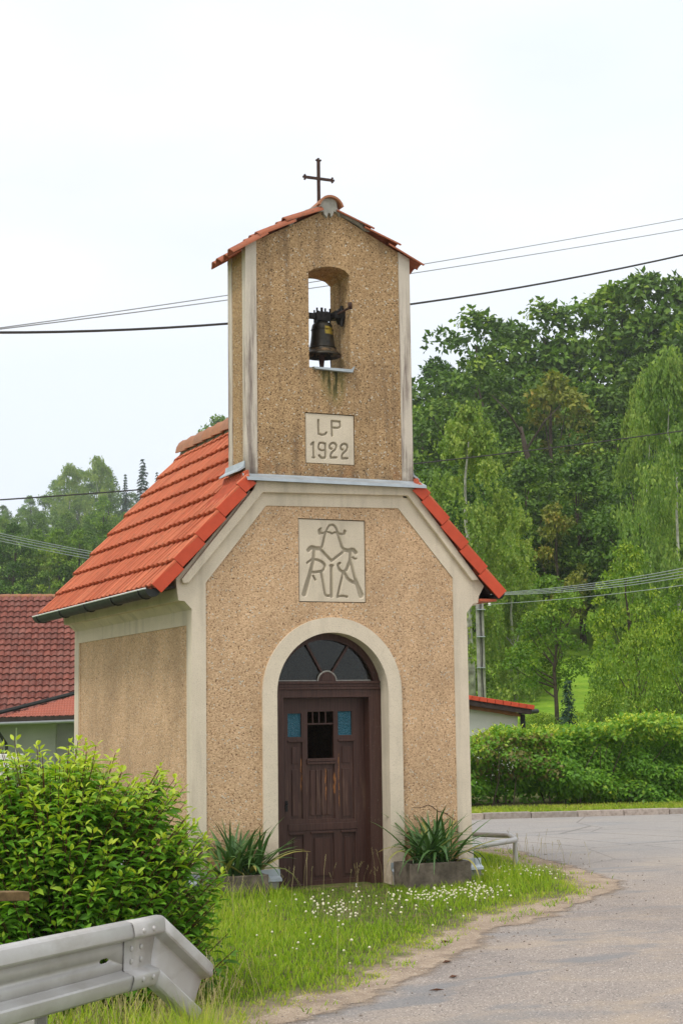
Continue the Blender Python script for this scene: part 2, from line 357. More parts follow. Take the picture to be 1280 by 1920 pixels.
m = NM('galvanised_steel', 0.5, 0.5); m.b.inputs['Metallic'].default_value = 0.25
c = m.mix(m.ramp(m.noise(3, 5, 0.6), [(0.35, 0.0), (0.7, 1.0)]), (0.46, 0.44, 0.42), (0.58, 0.57, 0.56))
c = m.mix(m.math('MULTIPLY', m.ramp(m.noise(1.0, 4, 0.65, m.map((3, 3, 9))), [(0.5, 0.0), (0.7, 1.0)]), 0.35), c, (0.27, 0.23, 0.18))
m.col(c); m.bump(m.noise(40, 3), 0.1, 0.003); M['galv'] = m.m

def mat_leaf(name, dark, mid, light, rough=0.5, trans=0.25, obj=0.12):
    m = NM(name, rough, 0.35); t = m.t
    c = m.ramp(m.attr('tint'), [(0.0, dark), (0.55, mid), (1.0, light)])
    c = m.mix(1.0, c, m.ramp(m.orand(), [(0.0, (1 - obj, 1 - obj * 0.6, 1 - obj)), (1.0, (1 + obj, 1 + obj * 0.5, 1.0))]), 'MULTIPLY')
    m.col(c)
    tl = m.n('ShaderNodeBsdfTranslucent'); t.links.new(m.mix(1.0, c, (1.3, 1.35, 0.55), 'MULTIPLY'), tl.inputs[0])
    mx = m.n('ShaderNodeMixShader'); mx.inputs[0].default_value = trans
    t.links.new(m.b.outputs[0], mx.inputs[1]); t.links.new(tl.outputs[0], mx.inputs[2]); t.links.new(mx.outputs[0], t.nodes['Material Output'].inputs[0])
    return m.m
M['leaf_bush'] = mat_leaf('dogwood_leaf', (0.050, 0.150, 0.014), (0.16, 0.36, 0.026), (0.50, 0.59, 0.055), 0.55, 0.32)
M['leaf_hedge'] = mat_leaf('hedge_leaf', (0.060, 0.17, 0.018), (0.19, 0.38, 0.030), (0.52, 0.58, 0.06), 0.5, 0.25)
M['leaf_oak'] = mat_leaf('dark_broadleaf', (0.032, 0.078, 0.010), (0.098, 0.195, 0.017), (0.28, 0.39, 0.032), 0.55, 0.2, 0.22)
M['leaf_beech'] = mat_leaf('mid_broadleaf', (0.045, 0.118, 0.010), (0.150, 0.270, 0.020), (0.37, 0.46, 0.042), 0.55, 0.25, 0.2)
M['leaf_birch'] = mat_leaf('birch_leaf', (0.065, 0.135, 0.020), (0.185, 0.290, 0.045), (0.38, 0.45, 0.09), 0.55, 0.3, 0.15)
M['leaf_spruce'] = mat_leaf('spruce_needle', (0.012, 0.040, 0.022), (0.022, 0.065, 0.035), (0.05, 0.11, 0.05), 0.6, 0.05)
M['leaf_copper'] = mat_leaf('yellowing_leaf', (0.10, 0.13, 0.02), (0.25, 0.27, 0.03), (0.42, 0.26, 0.05), 0.55, 0.25)
M['grass'] = mat_leaf('meadow_grass', (0.11, 0.22, 0.010), (0.29, 0.45, 0.018), (0.56, 0.53, 0.11), 0.6, 0.3)
M['yucca'] = mat_leaf('yucca_leaf', (0.028, 0.085, 0.026), (0.105, 0.20, 0.055), (0.42, 0.34, 0.10), 0.4, 0.15)
M['stem'] = mat_simple('reddish_brown_stem', (0.13, 0.055, 0.030), 0.7, 0.3, var=0.2)
M['bark'] = mat_simple('dark_bark', (0.085, 0.065, 0.05), 0.95, 0.1, var=0.45, sc=9, bump=0.8, bsc=20)
M['bark_birch'] = mat_simple('pale_birch_bark', (0.50, 0.47, 0.42), 0.9, 0.1, var=0.6, sc=4, bump=0.4, bsc=20)
M['clover'] = mat_simple('white_clover_flower', (0.74, 0.69, 0.50), 0.8, 0.2, var=0.2, sc=40, bump=0)
M['pebble'] = mat_simple('grit_stone', (0.30, 0.25, 0.21), 0.9, 0.2, var=0.5, sc=30, bump=0)
M['dead_leaf'] = mat_simple('dead_brown_leaf', (0.13, 0.06, 0.035), 0.85, 0.2, var=0.4, sc=12, bump=0)
# ================================================================== THE CHAPEL
def onY(x, y, Y=0.0):
    d = ray(x, y); p = CAM + d * ((Y - CAM.y) / d.y); return (p.x, p.z)
def arc(cx, cz, r, a0, a1, n): return [(cx + r * math.cos(R(a0 + (a1 - a0) * i / n)), cz + r * math.sin(R(a0 + (a1 - a0) * i / n))) for i in range(n + 1)]

CH = thing('chapel', 'small beige roadside chapel with a red tiled roof and open bell gable', 'chapel', (0, 2.3, 0))
CHL = Vector((0, 2.3, 0))
def loc(mw): m = mw.copy(); m.translation -= CHL; return m

# --- nave walls
sil_top = [(-1.536, 2.843), (-1.613, 2.921), (-1.673, 2.926), (-1.69, 3.03), (-1.70, 3.14), (-0.93, 4.04), (-0.90, 4.16), (0.97, 4.16), (0.99, 4.04), (1.765, 3.13), (1.70, 3.02), (1.69, 2.95), (1.63, 2.94), (1.55, 2.84)]
door_notch = [(0.68, -0.1)] + arc(-0.02, 2.0, 0.70, 0, 180, 24) + [(-0.72, -0.1)]
def inset(p, d): return (p[0] + (d if p[0] < 0 else -d), p[1])
slab = [(-1.524, -0.1)] + [inset(p, 0.012) for p in sil_top] + [(1.54, -0.1)] + door_notch
mp_l, mp_r, mp_t, mp_b = -0.373, 0.367, 3.788, 2.940
hole = lambda l, r, b, t, g: [(l - g, b - g), (r + g, b - g), (r + g, t + g), (l - g, t + g)]
MB().prism([slab, hole(mp_l, mp_r, mp_b, mp_t, 0.009)], 0.012, 0.35).build('front_wall', M['roughcast'], CH, label='front wall with roughcast panel')
panel_in = [(-1.386, 0.2), (-1.389, 3.109), (-0.739, 3.911), (0.757, 3.940), (1.390, 3.213), (1.386, 0.2)]
ring = [(-1.536, -0.1)] + sil_top + [(1.553, -0.1), (1.386, -0.1)] + panel_in[::-1] + [(-1.386, -0.1)]
MB().prism([ring], 0.0, 0.03).build('front_border', M['plaster'], CH, label='smooth plaster border of the front wall')
surr = [(-0.795, -0.1)] + arc(-0.02, 2.0, 0.775, 180, 0, 32) + [(0.755, -0.1), (0.60, -0.1)] + arc(-0.02, 2.0, 0.62, 0, 180, 32) + [(-0.64, -0.1)]
MB().prism([surr], -0.018, 0.33).build('door_surround', M['plaster'], CH, label='arched plaster surround of the door')
mould = [(-1.656, 3.135), (-1.642, 3.092), (-1.584, 3.10), (-0.79, 4.04), (0.848, 4.072), (1.598, 3.183), (1.684, 3.191), (0.95, 4.09), (0.93, 4.16), (-0.86, 4.16), (-0.89, 4.07)]
MB().prism([mould], -0.055, 0.0).build('gable_moulding', M['plaster'], CH, bevel=0.010)
for sx, xo in ((-1, -1.536), (1, 1.553)):
    lab = 'left side wall' if sx < 0 else 'right side wall'
    q = MB(); a, b = sorted((xo - sx * 0.012, xo - sx * 0.30)); q.box(a, b, 0.35, 4.652, -0.1, 3.10); q.build('side_wall', M['roughcast'], CH, label=lab)
    a, b = sorted((xo, xo - sx * 0.03)); q = MB()
    q.box(a, b, 0.03, 0.168, -0.1, 2.84); q.box(a, b, 4.466, 4.664, -0.1, 2.84); q.box(a, b, 0.168, 4.466, 2.69, 2.84)
    q.build('side_border', M['plaster'], CH, label='smooth plaster border of the ' + lab)
    prof = [(-1.536, 2.841), (-1.613, 2.921), (-1.673, 2.926), (-1.69, 3.03), (-1.70, 3.14), (-1.45, 3.20), (-1.45, 2.841)]
    if sx > 0: prof = [(-x + 0.016, z) for x, z in prof]
    MB().prism([prof], 0.03, 4.66).build('eaves_cornice', M['plaster'], CH)
MB().prism([[(-0.13, 5.10), (0.13, 5.10), (0.05, 5.35), (-0.05, 5.35)]], 0.55, 4.84).build('ridge_bedding', M['mortar'], CH)
back = [(-1.53, -0.1), (-1.53, 3.1), (-0.02, 5.02), (0.02, 5.02), (1.54, 3.1), (1.54, -0.1)]
MB().prism([back], 4.40, 4.662).build('back_wall', M['roughcast'], CH)
MB().box(-1.3, 1.3, 0.33, 4.4, -0.06, -0.01).build('interior_floor', M['interior'], CH)
MB().box(-1.24, 1.25, 0.35, 4.39, 3.02, 3.06).build('ceiling', M['interior'], CH)

# --- plinth with its zinc capping
for x0, x1, lab in ((-1.60, -0.655, 'left'), (0.615, 1.62, 'right')):
    MB().box(x0, x1, -0.055, 0.0, -0.1, 0.168).build('plinth', M['concrete'], CH)
    q = MB(); xa, xb = x0 - 0.02, x1 + 0.015
    if lab == 'right': xa = 0.59
    else: xb = -0.63
    q.prism([[(-0.022, 0.262), (-0.030, 0.262), (-0.033, 0.195), (-0.085, 0.172), (-0.088, 0.148), (-0.080, 0.148), (-0.077, 0.165), (-0.024, 0.188)]], xa, xb, 'x')
    q.build('plinth_flashing', M['zinc'], CH, label='zinc flashing over the plinth %s of the door' % lab)
for sx, xo in ((-1, -1.536), (1, 1.553)):
    a, b = sorted((xo, xo + sx * 0.055)); MB().box(a, b, 0.0, 4.66, -0.1, 0.168).build('plinth', M['concrete'], CH)
    pr = [(xo + sx * u, z) for u, z in ((0.002, 0.262), (0.012, 0.262), (0.015, 0.195), (0.075, 0.172), (0.078, 0.148), (0.070, 0.148), (0.067, 0.165), (0.006, 0.188))]
    MB().prism([pr], -0.05, 4.70).build('plinth_flashing', M['zinc'], CH)
crk = [onY(x, y, 0.01) for x, y in ((770, 1515), (778, 1513), (790, 1514), (802, 1509), (811, 1513), (820, 1521), (830, 1523), (838, 1527), (846, 1533), (852, 1537), (853, 1546))]
MB().tube([(a, 0.0115 - 0.002 * (i % 2), z) for i, (a, z) in enumerate(crk)], [0.001, 0.002, 0.002, 0.003, 0.004, 0.003, 0.0045, 0.003, 0.0035, 0.002, 0.001], 5).build('plaster_crack', M['rust'], CH, label='dark crack across the lower roughcast')

# --- engraved plaques (height field grooves)
def engraved(name, l, r, b, t, y, strokes, res, mat, label):
    nx, nz = int((r - l) / res), int((t - b) / res)
    xs = np.linspace(l, r, nx + 1); zs = np.linspace(b, t, nz + 1); X, Z = np.meshgrid(xs, zs)
    dep = np.zeros_like(X)
    for pts, rad in strokes:
        for i in range(len(pts) - 1):
            (x0, z0), (x1, z1) = pts[i], pts[i + 1]; dx, dz = x1 - x0, z1 - z0
            tt = np.clip(((X - x0) * dx + (Z - z0) * dz) / (dx * dx + dz * dz + 1e-9), 0, 1)
            d = np.hypot(X - x0 - tt * dx, Z - z0 - tt * dz)
            rr = rad if not hasattr(rad, '__len__') else rad[i] + (rad[i + 1] - rad[i]) * tt
            dep = np.maximum(dep, 0.026 * (1 - sstep(rr - 0.0035, rr + 0.0035, d)))
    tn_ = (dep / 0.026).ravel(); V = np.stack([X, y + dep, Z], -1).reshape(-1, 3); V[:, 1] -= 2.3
    idx = np.arange((nx + 1) * (nz + 1)).reshape(nz + 1, nx + 1)
    F = np.stack([idx[:-1, :-1], idx[:-1, 1:], idx[1:, 1:], idx[1:, :-1]], -1).reshape(-1, 4)
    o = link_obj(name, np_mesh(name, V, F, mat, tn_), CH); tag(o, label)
    q = MB().box(l, r, y + 0.03, 0.06, b, t); q.build('plaque_backing', mat, CH)
def crv(pts, n=4):                                         # Catmull-Rom smoothing
    P = [pts[0]] + list(pts) + [pts[-1]]; out = []
    for i in range(1, len(P) - 2):
        for k in range(n):
            t = k / n; a, b, c, d = P[i - 1], P[i], P[i + 1], P[i + 2]
            out.append(tuple(0.5 * (2 * b[j] + (c[j] - a[j]) * t + (2 * a[j] - 5 * b[j] + 4 * c[j] - d[j]) * t * t + (3 * b[j] - a[j] - 3 * c[j] + d[j]) * t ** 3) for j in (0, 1)))
    return out + [pts[-1]]
lp_l, lp_r, lp_b, lp_t = -0.284, 0.262, 4.383, 4.904
def lp(pts, cv=True, dx=0, dy=0):
    q = [(lp_l + (x + dx - 165) / 955 * (lp_r - lp_l), lp_t - (y + dy - 165 - (x + dx - 165) * 0.035) / 985 * (lp_t - lp_b)) for x, y in pts]
    return crv(q) if cv else q
two = [(680, 868), (645, 850), (645, 795), (690, 755), (750, 762), (775, 815), (755, 875), (690, 935), (662, 990), (662, 1042)]
S_LP = [(lp([(420, 300), (425, 575)], False), 0.0105), (lp([(427, 570), (490, 592), (555, 575), (578, 545)]), 0.0100),
        (lp([(692, 605), (688, 310), (850, 318), (857, 425), (800, 445), (700, 442)], False), 0.0100),
        (lp([(275, 792), (318, 748), (322, 1045)], False), 0.0105), (lp([(300, 1048), (338, 1048)], False), 0.0095),
        (lp([(550, 790), (520, 758), (450, 756), (425, 800), (427, 870), (480, 905), (550, 893)]), 0.0095), (lp([(553, 770), (556, 1000), (535, 1048), (480, 1052), (428, 1005)]), 0.0110),
        (lp(two), 0.0105), (lp([(662, 1045), (770, 1040)], False), 0.0110), (lp(two, True, 222, 12), 0.0105), (lp([(662, 1045), (770, 1040)], False, 222, 12), 0.0110)]
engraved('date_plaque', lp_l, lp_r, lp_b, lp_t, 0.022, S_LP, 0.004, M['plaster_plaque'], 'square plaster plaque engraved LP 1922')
def mm_(pts, cv=True):
    q = [(mp_l + (x - 170) / 920 * (mp_r - mp_l), mp_t - (y - 190 - (x - 170) * 0.01) / 1150 * (mp_t - mp_b)) for x, y in pts]
    return crv(q) if cv else q
S_M = [(mm_([(478, 318), (452, 345), (462, 378), (510, 382), (550, 362), (580, 300), (612, 266), (660, 266), (695, 312), (725, 375), (775, 390), (815, 370), (812, 340)]), 0.0100),
       (mm_([(462, 345), (465, 380)], False), 0.018), (mm_([(818, 350), (812, 378)], False), 0.014),
       (mm_([(580, 365), (610, 370), (640, 385), (665, 370), (690, 368)]), 0.0085),
       (mm_([(545, 375), (525, 450), (500, 555), (470, 598), (430, 602)]), 0.0125), (mm_([(460, 600), (410, 600), (345, 588), (305, 625)]), 0.0200),
       (mm_([(715, 385), (745, 480), (775, 575), (815, 612)]), 0.0125), (mm_([(805, 610), (860, 622), (925, 608), (970, 650)]), 0.0190),
       (mm_([(470, 610), (625, 772)], False), 0.0125), (mm_([(625, 772), (800, 632)], False), 0.0125),
       (mm_([(385, 610), (372, 770), (325, 950), (240, 1240)], False), [0.019, 0.018, 0.021, 0.026]),
       (mm_([(890, 620), (895, 780), (950, 1010), (1036, 1255)], False), [0.019, 0.013, 0.014, 0.029]),
       (mm_([(285, 805), (345, 758)], False), 0.0100), (mm_([(400, 757), (475, 780), (530, 840), (495, 912), (430, 930), (362, 938)]), 0.0125),
       (mm_([(475, 930), (500, 1050), (525, 1210), (545, 1262), (580, 1265)]), 0.0120), (mm_([(365, 985), (397, 1045)], False), 0.0085),
       (mm_([(622, 840), (620, 1272)], False), 0.0165), (mm_([(600, 838), (648, 838)], False), 0.0085),
       (mm_([(742, 802), (715, 825), (735, 890), (785, 925), (830, 890), (868, 810), (885, 720)]), 0.0125), (mm_([(835, 890), (875, 790)], False), 0.017),
       (mm_([(785, 945), (742, 1110), (702, 1278)], False), 0.0125), (mm_([(702, 1278), (770, 1266), (838, 1276)]), 0.0105),
       (mm_([(800, 925), (845, 1015), (905, 1060), (965, 1085)]), 0.0150), (mm_([(925, 715), (950, 735), (975, 735)]), 0.0080)]
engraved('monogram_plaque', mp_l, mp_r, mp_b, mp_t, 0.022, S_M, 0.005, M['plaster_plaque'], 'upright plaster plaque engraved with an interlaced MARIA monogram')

# --- belfry (bell gable)
TL, TR = -0.949, 0.945
def ztop(x): return 7.13 - (0.52 * -x if x < 0 else 0.48 * x)
win = [(-0.238, 5.39), (0.235, 5.39), (0.235, 6.43)] + [(0.235 - 0.473 * i / 8, 6.43 + 0.072 * math.sin(math.pi * (0.12 + 0.88 * i / 8))) for i in range(1, 8)] + [(-0.238, 6.415)]
bo = [(TL + 0.012, 4.05), (TR - 0.012, 4.05), (TR - 0.012, ztop(TR)), (0, 7.13), (TL + 0.012, ztop(TL))]
MB().prism([bo, win, hole(lp_l, lp_r, lp_b, lp_t, 0.009)], 0.012, 0.300).build('belfry_wall', M['roughcast_tower'], CH, label='roughcast front of the bell gable with its opening')
MB().prism([bo, win], 0.300, 0.533).build('belfry_wall', M['roughcast_tower'], CH, label='rear leaf of the bell gable')
for x0, x1 in ((TL, -0.825), (0.813, TR)):
    pl = [(x0, 4.05), (x1, 4.05), (x1, ztop(x1)), (x0, ztop(x0))]
    MB().prism([pl], 0.0, 0.102).build('corner_pilaster', M['plaster_tower'], CH, bevel=0.004)
    MB().prism([pl], 0.428, 0.545).build('corner_pilaster', M['plaster_tower'], CH, bevel=0.004)
q = MB().prism([[(0.012, 4.238), (0.004, 4.238), (-0.012, 4.222), (-0.135, 4.178), (-0.140, 4.148), (-0.130, 4.148), (-0.125, 4.170), (0.012, 4.215)]], -0.99, 1.03, 'x')
q.build('front_flashing', M['zinc'], CH, label='long zinc flashing at the foot of the bell gable')
for sx in (-1, 1):
    xo = TL if sx < 0 else TR
    P = [(xo + sx * u, z) for u, z in ((0.003, 4.37), (0.012, 4.37), (0.022, 4.315), (0.085, 4.27), (0.088, 4.255), (0.078, 4.255), (0.003, 4.30))]
    MB().prism([P], 0.03, 0.60).build('side_flashing', M['zinc'], CH)
    A = [(xo + sx * u, z) for u, z in ((0.0, 4.26), (0.02, 4.26), (0.05, 4.165), (0.24, 3.945), (0.24, 3.92), (0.0, 4.1))]
    q = MB().prism([A], -0.07, 0.64)
    for i in range(12):
        y = -0.05 + i * 0.058
        q.tube([(xo + sx * 0.022, y, 4.255), (xo + sx * 0.052, y, 4.167), (xo + sx * 0.238, y, 3.949)], 0.009, 5)
    q.build('lead_apron', M['red_sheet'], CH, label='ribbed red apron beside the bell gable')
wl = onY(579, 688, 0.0)
q = MB().prism([[(-0.215, 5.392), (0.232, 5.392), (0.262, 5.43), (0.24, 5.378), (0.235, 5.360), (-0.19, 5.372)]], -0.045, 0.02)
q.prism([[(-0.236, 5.391), (0.233, 5.391), (0.233, 5.400), (-0.236, 5.400)]], 0.02, 0.55); q.build('belfry_sill', M['zinc'], CH)
def blob(px, y0, y1, name='mortar_patch'):
    MB().prism([[onY(x, y, y0) for x, y in px]], y0, y1).build(name, M['mortar'], CH)
blob([(599, 380), (596, 392), (601, 397), (606, 396), (608, 402), (613, 408), (615, 399), (619, 400), (621, 407), (624, 403), (626, 396), (634, 400), (637, 405), (637, 397), (632, 390), (631, 380), (626, 372), (616, 369), (605, 372)], -0.03, 0.03)
blob([(596, 386), (590, 394), (577, 398), (566, 402), (558, 408), (553, 416), (545, 424), (541, 420), (543, 412), (552, 404), (572, 394), (588, 388)], -0.012, 0.03)
blob([(637, 398), (650, 404), (668, 412), (682, 420), (690, 428), (694, 434), (684, 432), (672, 422), (655, 412), (640, 405)], -0.008, 0.03)
blob([(505, 428), (500, 436), (490, 442), (478, 450), (470, 452), (476, 444), (490, 434)], -0.008, 0.03)

# --- roof tiles
def tile_mesh(name, w, L, waves, amp, th, tilt, mat, seg=4, pw=0.75, split=0.5):
    us = []; hs = []
    edges = [0, split, 1.0] if waves == 2 else [i / waves for i in range(waves + 1)]
    for i in range(len(edges) - 1):
        if waves == 2: P = ((0, 0.0), (0.22, 0.22), (0.45, 0.62), (0.70, 0.98), (0.86, 1.0), (0.955, 0.80), (0.975, 0.64), (0.60, 0.56), (0.64, -0.45), (0.985, -0.45))
        else: P = ((0, 0.0), (0.14, 0.10), (0.30, 0.45), (0.48, 0.90), (0.62, 1.0), (0.78, 0.85), (0.92, 0.35))
        for a_, h_ in P: us.append(edges[i] + (edges[i + 1] - edges[i]) * a_); hs.append(amp * (h_ * (1.0 if i == 0 else pw)))
    us.append(1.0); hs.append(0.0); n = len(us); v = []
    for y, dz in ((0, tilt), (L, 0)):
        for off in (0, -th): v += [(u * w, y, h + off + dz) for u, h in zip(us, hs)]
    A, B, C, D = 0, n, 2 * n, 3 * n; f = []
    for i in range(n - 1): f += [(A + i, A + i + 1, C + i + 1, C + i), (B + i + 1, B + i, D + i, D + i + 1), (B + i, B + i + 1, A + i + 1, A + i)]
    f += [(A, C, D, B), (A + n - 1, B + n - 1, D + n - 1, C + n - 1)]
    me = bpy.data.meshes.new(name); me.from_pydata(v, [], f); me.materials.append(mat)
    me.shade_smooth(); me.set_sharp_from_angle(angle=R(50)); return me
TH = math.atan(1.16); ct, st_ = math.cos(TH), math.sin(TH)
TW = 0.334
tm = tile_mesh('roof_tile', TW + 0.006, 0.385, 2, 0.036, 0.012, 0.044, M['tile'], 4, 0.86, 0.56)
tms = tile_mesh('roof_tile_short', TW + 0.006, 0.20, 2, 0.030, 0.013, 0.03, M['tile'], 4, 0.86, 0.56)
def basis(X, Y, Z, o): return Matrix(((X[0], Y[0], Z[0], o[0]), (X[1], Y[1], Z[1], o[1]), (X[2], Y[2], Z[2], o[2]), (0, 0, 0, 1)))
ZR = 5.255
for sx in (-1, 1):
    for k in range(9):
        t = 2.94 - 0.34 * k
        for i in range(15):
            y = -0.085 + TW * i
            if t * ct < 1.30 and y + TW * 0.4 < 0.58 and t * ct < 1.05: continue
            j = lambda s: random.uniform(-s, s)
            tt = t + j(0.005); org = (sx * tt * ct, y + (TW if sx < 0 else 0), ZR - tt * st_ + j(0.003))
            if sx < 0: mw = basis((0, -1, 0), (ct, 0, st_), (-st_, 0, ct), org)
            else: mw = basis((0, 1, 0), (-ct, 0, st_), (st_, 0, ct), org)
            mw = mw @ Matrix.Rotation(j(0.006), 4, 'Z')
            link_obj('roof_tile', tms if k == 8 else tm, CH, loc(mw))
    for k, Lk in ((0, 0.345), (1, 0.345), (2, 0.345), (3, 0.345), (4, 0.16)):   # verge tiles with a deep flat flange
        t = 2.945 - 0.34 * k; q = MB()
        def pt(u, n_, y): return (sx * ((t - u) * ct + n_ * st_), y, ZR - (t - u) * st_ + n_ * ct)
        top, bot = 0.066, -0.062; dn = 0.012
        vs = [pt(0, bot + dn, -0.112), pt(0, top + dn, -0.112), pt(Lk - 0.008, top - dn, -0.107), pt(Lk - 0.008, bot - dn, -0.107),
              pt(0, bot + dn, -0.094), pt(0, top + dn, -0.094), pt(Lk - 0.008, top - dn, -0.094), pt(Lk - 0.008, bot - dn, -0.094)]
        q.add(vs, [(0, 1, 2, 3), (7, 6, 5, 4), (0, 4, 5, 1), (1, 5, 6, 2), (2, 6, 7, 3), (3, 7, 4, 0)])
        q.build('verge_tile', M['verge'], CH, bevel=0.004)
        q = MB(); q.tube([pt(0, top + dn - 0.012, -0.090), pt(Lk, top - dn - 0.012, -0.090)], 0.020, 8); q.build('verge_roll', M['tile'], CH, smooth=50)
    deck = [(sx * 0.0, ZR - 0.02), (sx * 1.86, ZR - 0.02 - 1.16 * 1.86), (sx * 1.86, ZR - 0.06 - 1.16 * 1.86), (0, ZR - 0.09)]
    MB().prism([deck], 0.04, 4.85).build('roof_deck', M['dark_wood'], CH)
for i in range(12):
    y = 0.55 + 0.354 * i; q = MB(); r0, r1 = 0.135, 0.12; vs = []; n = 8
    for yy, rr, zz in ((y + 0.40, r0, 0.012), (y, r1, 0.0)):
        for off in (0, -0.016):
            vs += [(math.cos(math.pi * (0.02 + 0.96 * j / n)) * (rr + off) * 1.18, yy, 5.195 + zz + math.sin(math.pi * (0.02 + 0.96 * j / n)) * (rr + off) * 1.5) for j in range(n + 1)]
    m_ = n + 1; f = []
    for j in range(n): f += [(j, j + 1, 2 * m_ + j + 1, 2 * m_ + j), (m_ + j + 1, m_ + j, 3 * m_ + j, 3 * m_ + j + 1), (j + 1, j, m_ + j, m_ + j + 1), (2 * m_ + j, 2 * m_ + j + 1, 3 * m_ + j + 1, 3 * m_ + j)]
    f += [(0, 2 * m_, 3 * m_, m_), (n, m_ + n, 3 * m_ + n, 2 * m_ + n)]
    q.add(vs, f); q.build('ridge_tile', M['ridge'], CH, smooth=40)

# --- belfry roof: three short courses each side, one ridge cap
tb = tile_mesh('belfry_tile', 0.176, 0.46, 1, 0.045, 0.016, 0.012, M['tile_old'], 6, 0.8)
rows = {-1: [((0.52, 6.955), (0.07, 7.150)), ((0.825, 6.770), (0.40, 6.985)), ((1.105, 6.545), (0.69, 6.815))],
        1: [((0.495, 6.975), (0.06, 7.140)), ((0.80, 6.825), (0.375, 6.985)), ((1.095, 6.630), (0.685, 6.835))]}
for sx in (-1, 1):
    for (x0, z0), (x1, z1) in rows[sx]:
        Yv = Vector((sx * (x1 - x0), 0, z1 - z0)).normalized(); Xv = Vector((0, sx, 0)); Zv = Xv.cross(Yv)
        for i in range(4):
            y = -0.075 + 0.172 * i + random.uniform(-0.006, 0.006)
            o = Vector((sx * (x0 + random.uniform(-0.012, 0.012)), y + (0.172 if sx < 0 else 0), z0 - 0.035 + random.uniform(-0.006, 0.006)))
            link_obj('belfry_tile', tb, CH, loc(basis(Xv, Yv, Zv, o) @ Matrix.Rotation(random.uniform(-0.02, 0.02), 4, 'Z')))
q = MB(); vs = []; n = 10
for yy, rr in ((-0.075, 0.150), (0.28, 0.138), (0.60, 0.130)):
    for off in (0, -0.022): vs += [(0.0 + math.cos(math.pi * (0.08 + 0.84 * j / n)) * (rr + off), yy, 7.108 + math.sin(math.pi * (0.08 + 0.84 * j / n)) * (rr + off)) for j in range(n + 1)]
m_ = n + 1; f = []
for k in (0, 1):
    a = 2 * m_ * k; b = a + 2 * m_
    for j in range(n): f += [(a + j, a + j + 1, b + j + 1, b + j), (a + m_ + j + 1, a + m_ + j, b + m_ + j, b + m_ + j + 1)]
for j in range(n): f += [(j + 1, j, m_ + j, m_ + j + 1), (4 * m_ + j, 4 * m_ + j + 1, 5 * m_ + j + 1, 5 * m_ + j)]
f += [(0, 2 * m_, 3 * m_, m_), (2 * m_, 4 * m_, 5 * m_, 3 * m_), (n, m_ + n, 3 * m_ + n, 2 * m_ + n), (2 * m_ + n, 3 * m_ + n, 5 * m_ + n, 4 * m_ + n)]
q.add(vs, f); q.build('belfry_ridge_cap', M['ridge'], CH, smooth=40)
for sx in (-1, 1):
    MB().prism([[(0, 7.10), (sx * 0.93, 7.09 - 0.52 * 0.93), (sx * 0.93, 7.05 - 0.52 * 0.93), (0, 7.05)]], 0.02, 0.60).build('roof_deck', M['dark_wood'], CH)

# --- iron cross with flared ends
q = MB(); cx, cy, cz = 0.002, 0.27, 7.545
q.box(cx - 0.017, cx + 0.017, cy - 0.010, cy + 0.010, 7.20, 7.735); q.box(cx - 0.145, cx - 0.017, cy - 0.010, cy + 0.010, cz - 0.014, cz + 0.014); q.box(cx + 0.017, cx + 0.145, cy - 0.010, cy + 0.010, cz - 0.014, cz + 0.014)
def flare(c, d):                                            # three short prongs
    for a in (-58, 0, 58):
        v = Vector((d[0] * math.cos(R(a)) - d[1] * math.sin(R(a)), 0, d[0] * math.sin(R(a)) + d[1] * math.cos(R(a))))
        q.tube([Vector(c) - v * 0.004, Vector(c) + v * (0.034 if a else 0.036)], [0.010, 0.013], 6)
flare((cx, cy, 7.738), (0, 1)); flare((cx - 0.148, cy, cz), (-1, 0)); flare((cx + 0.148, cy, cz), (1, 0))
q.build('iron_cross', M['rust'], CH, label='small rusty iron cross with flared ends')

# --- gutters
def gutter(sx, gx, gz, r, mat, y0, y1, hooks, lip):
    q = MB(); vs = []; n = 10
    for y in (y0, y1):
        for rr in (r, r - 0.006): vs += [(gx + rr * math.cos(math.pi * (1 + j / n)), y, gz + rr * math.sin(math.pi * (1 + j / n))) for j in range(n + 1)]
    m_ = n + 1; f = []
    for j in range(n): f += [(j, j + 1, 2 * m_ + j + 1, 2 * m_ + j), (m_ + j + 1, m_ + j, 3 * m_ + j, 3 * m_ + j + 1)]
    f += [tuple(range(m_)), tuple(range(2 * m_, 3 * m_))[::-1]]
    q.add(vs, f); g = q.build('gutter', mat, CH, smooth=40, label='half-round gutter under the %s eaves' % ('left' if sx < 0 else 'right'))
    q = MB().tube([(gx + sx * r, y0, gz + 0.004), (gx + sx * r, y1, gz + 0.004)], 0.009, 6); q.build('gutter_lip', lip, g)
    for y in hooks:
        MB().tube([(gx + (r + 0.005) * math.cos(math.pi * (1 + j / 8)), y + 0.03 * 0, gz + (r + 0.005) * math.sin(math.pi * (1 + j / 8))) for j in range(9)], 0.007, 5).build('gutter_hook', M['black_iron'], g)
gutter(-1, -1.955, 3.032, 0.078, M['gutter'], -0.06, 4.84, (4.62, 3.45, 2.3, 1.2, 0.18), M['gutter_lip'])
gutter(1, 1.945, 3.045, 0.055, M['gutter'], -0.02, 5.10, (4.6, 2.3, 0.2), M['gutter'])
MB().box(1.70, 1.90, -0.03, 4.9, 2.965, 2.992).build('soffit_board', M['red_sheet'], CH, label='rusty red soffit board at the right eaves')
MB().box(-1.90, -1.70, 0.02, 4.9, 3.045, 3.065).build('soffit_board', M['dark_wood'], CH)

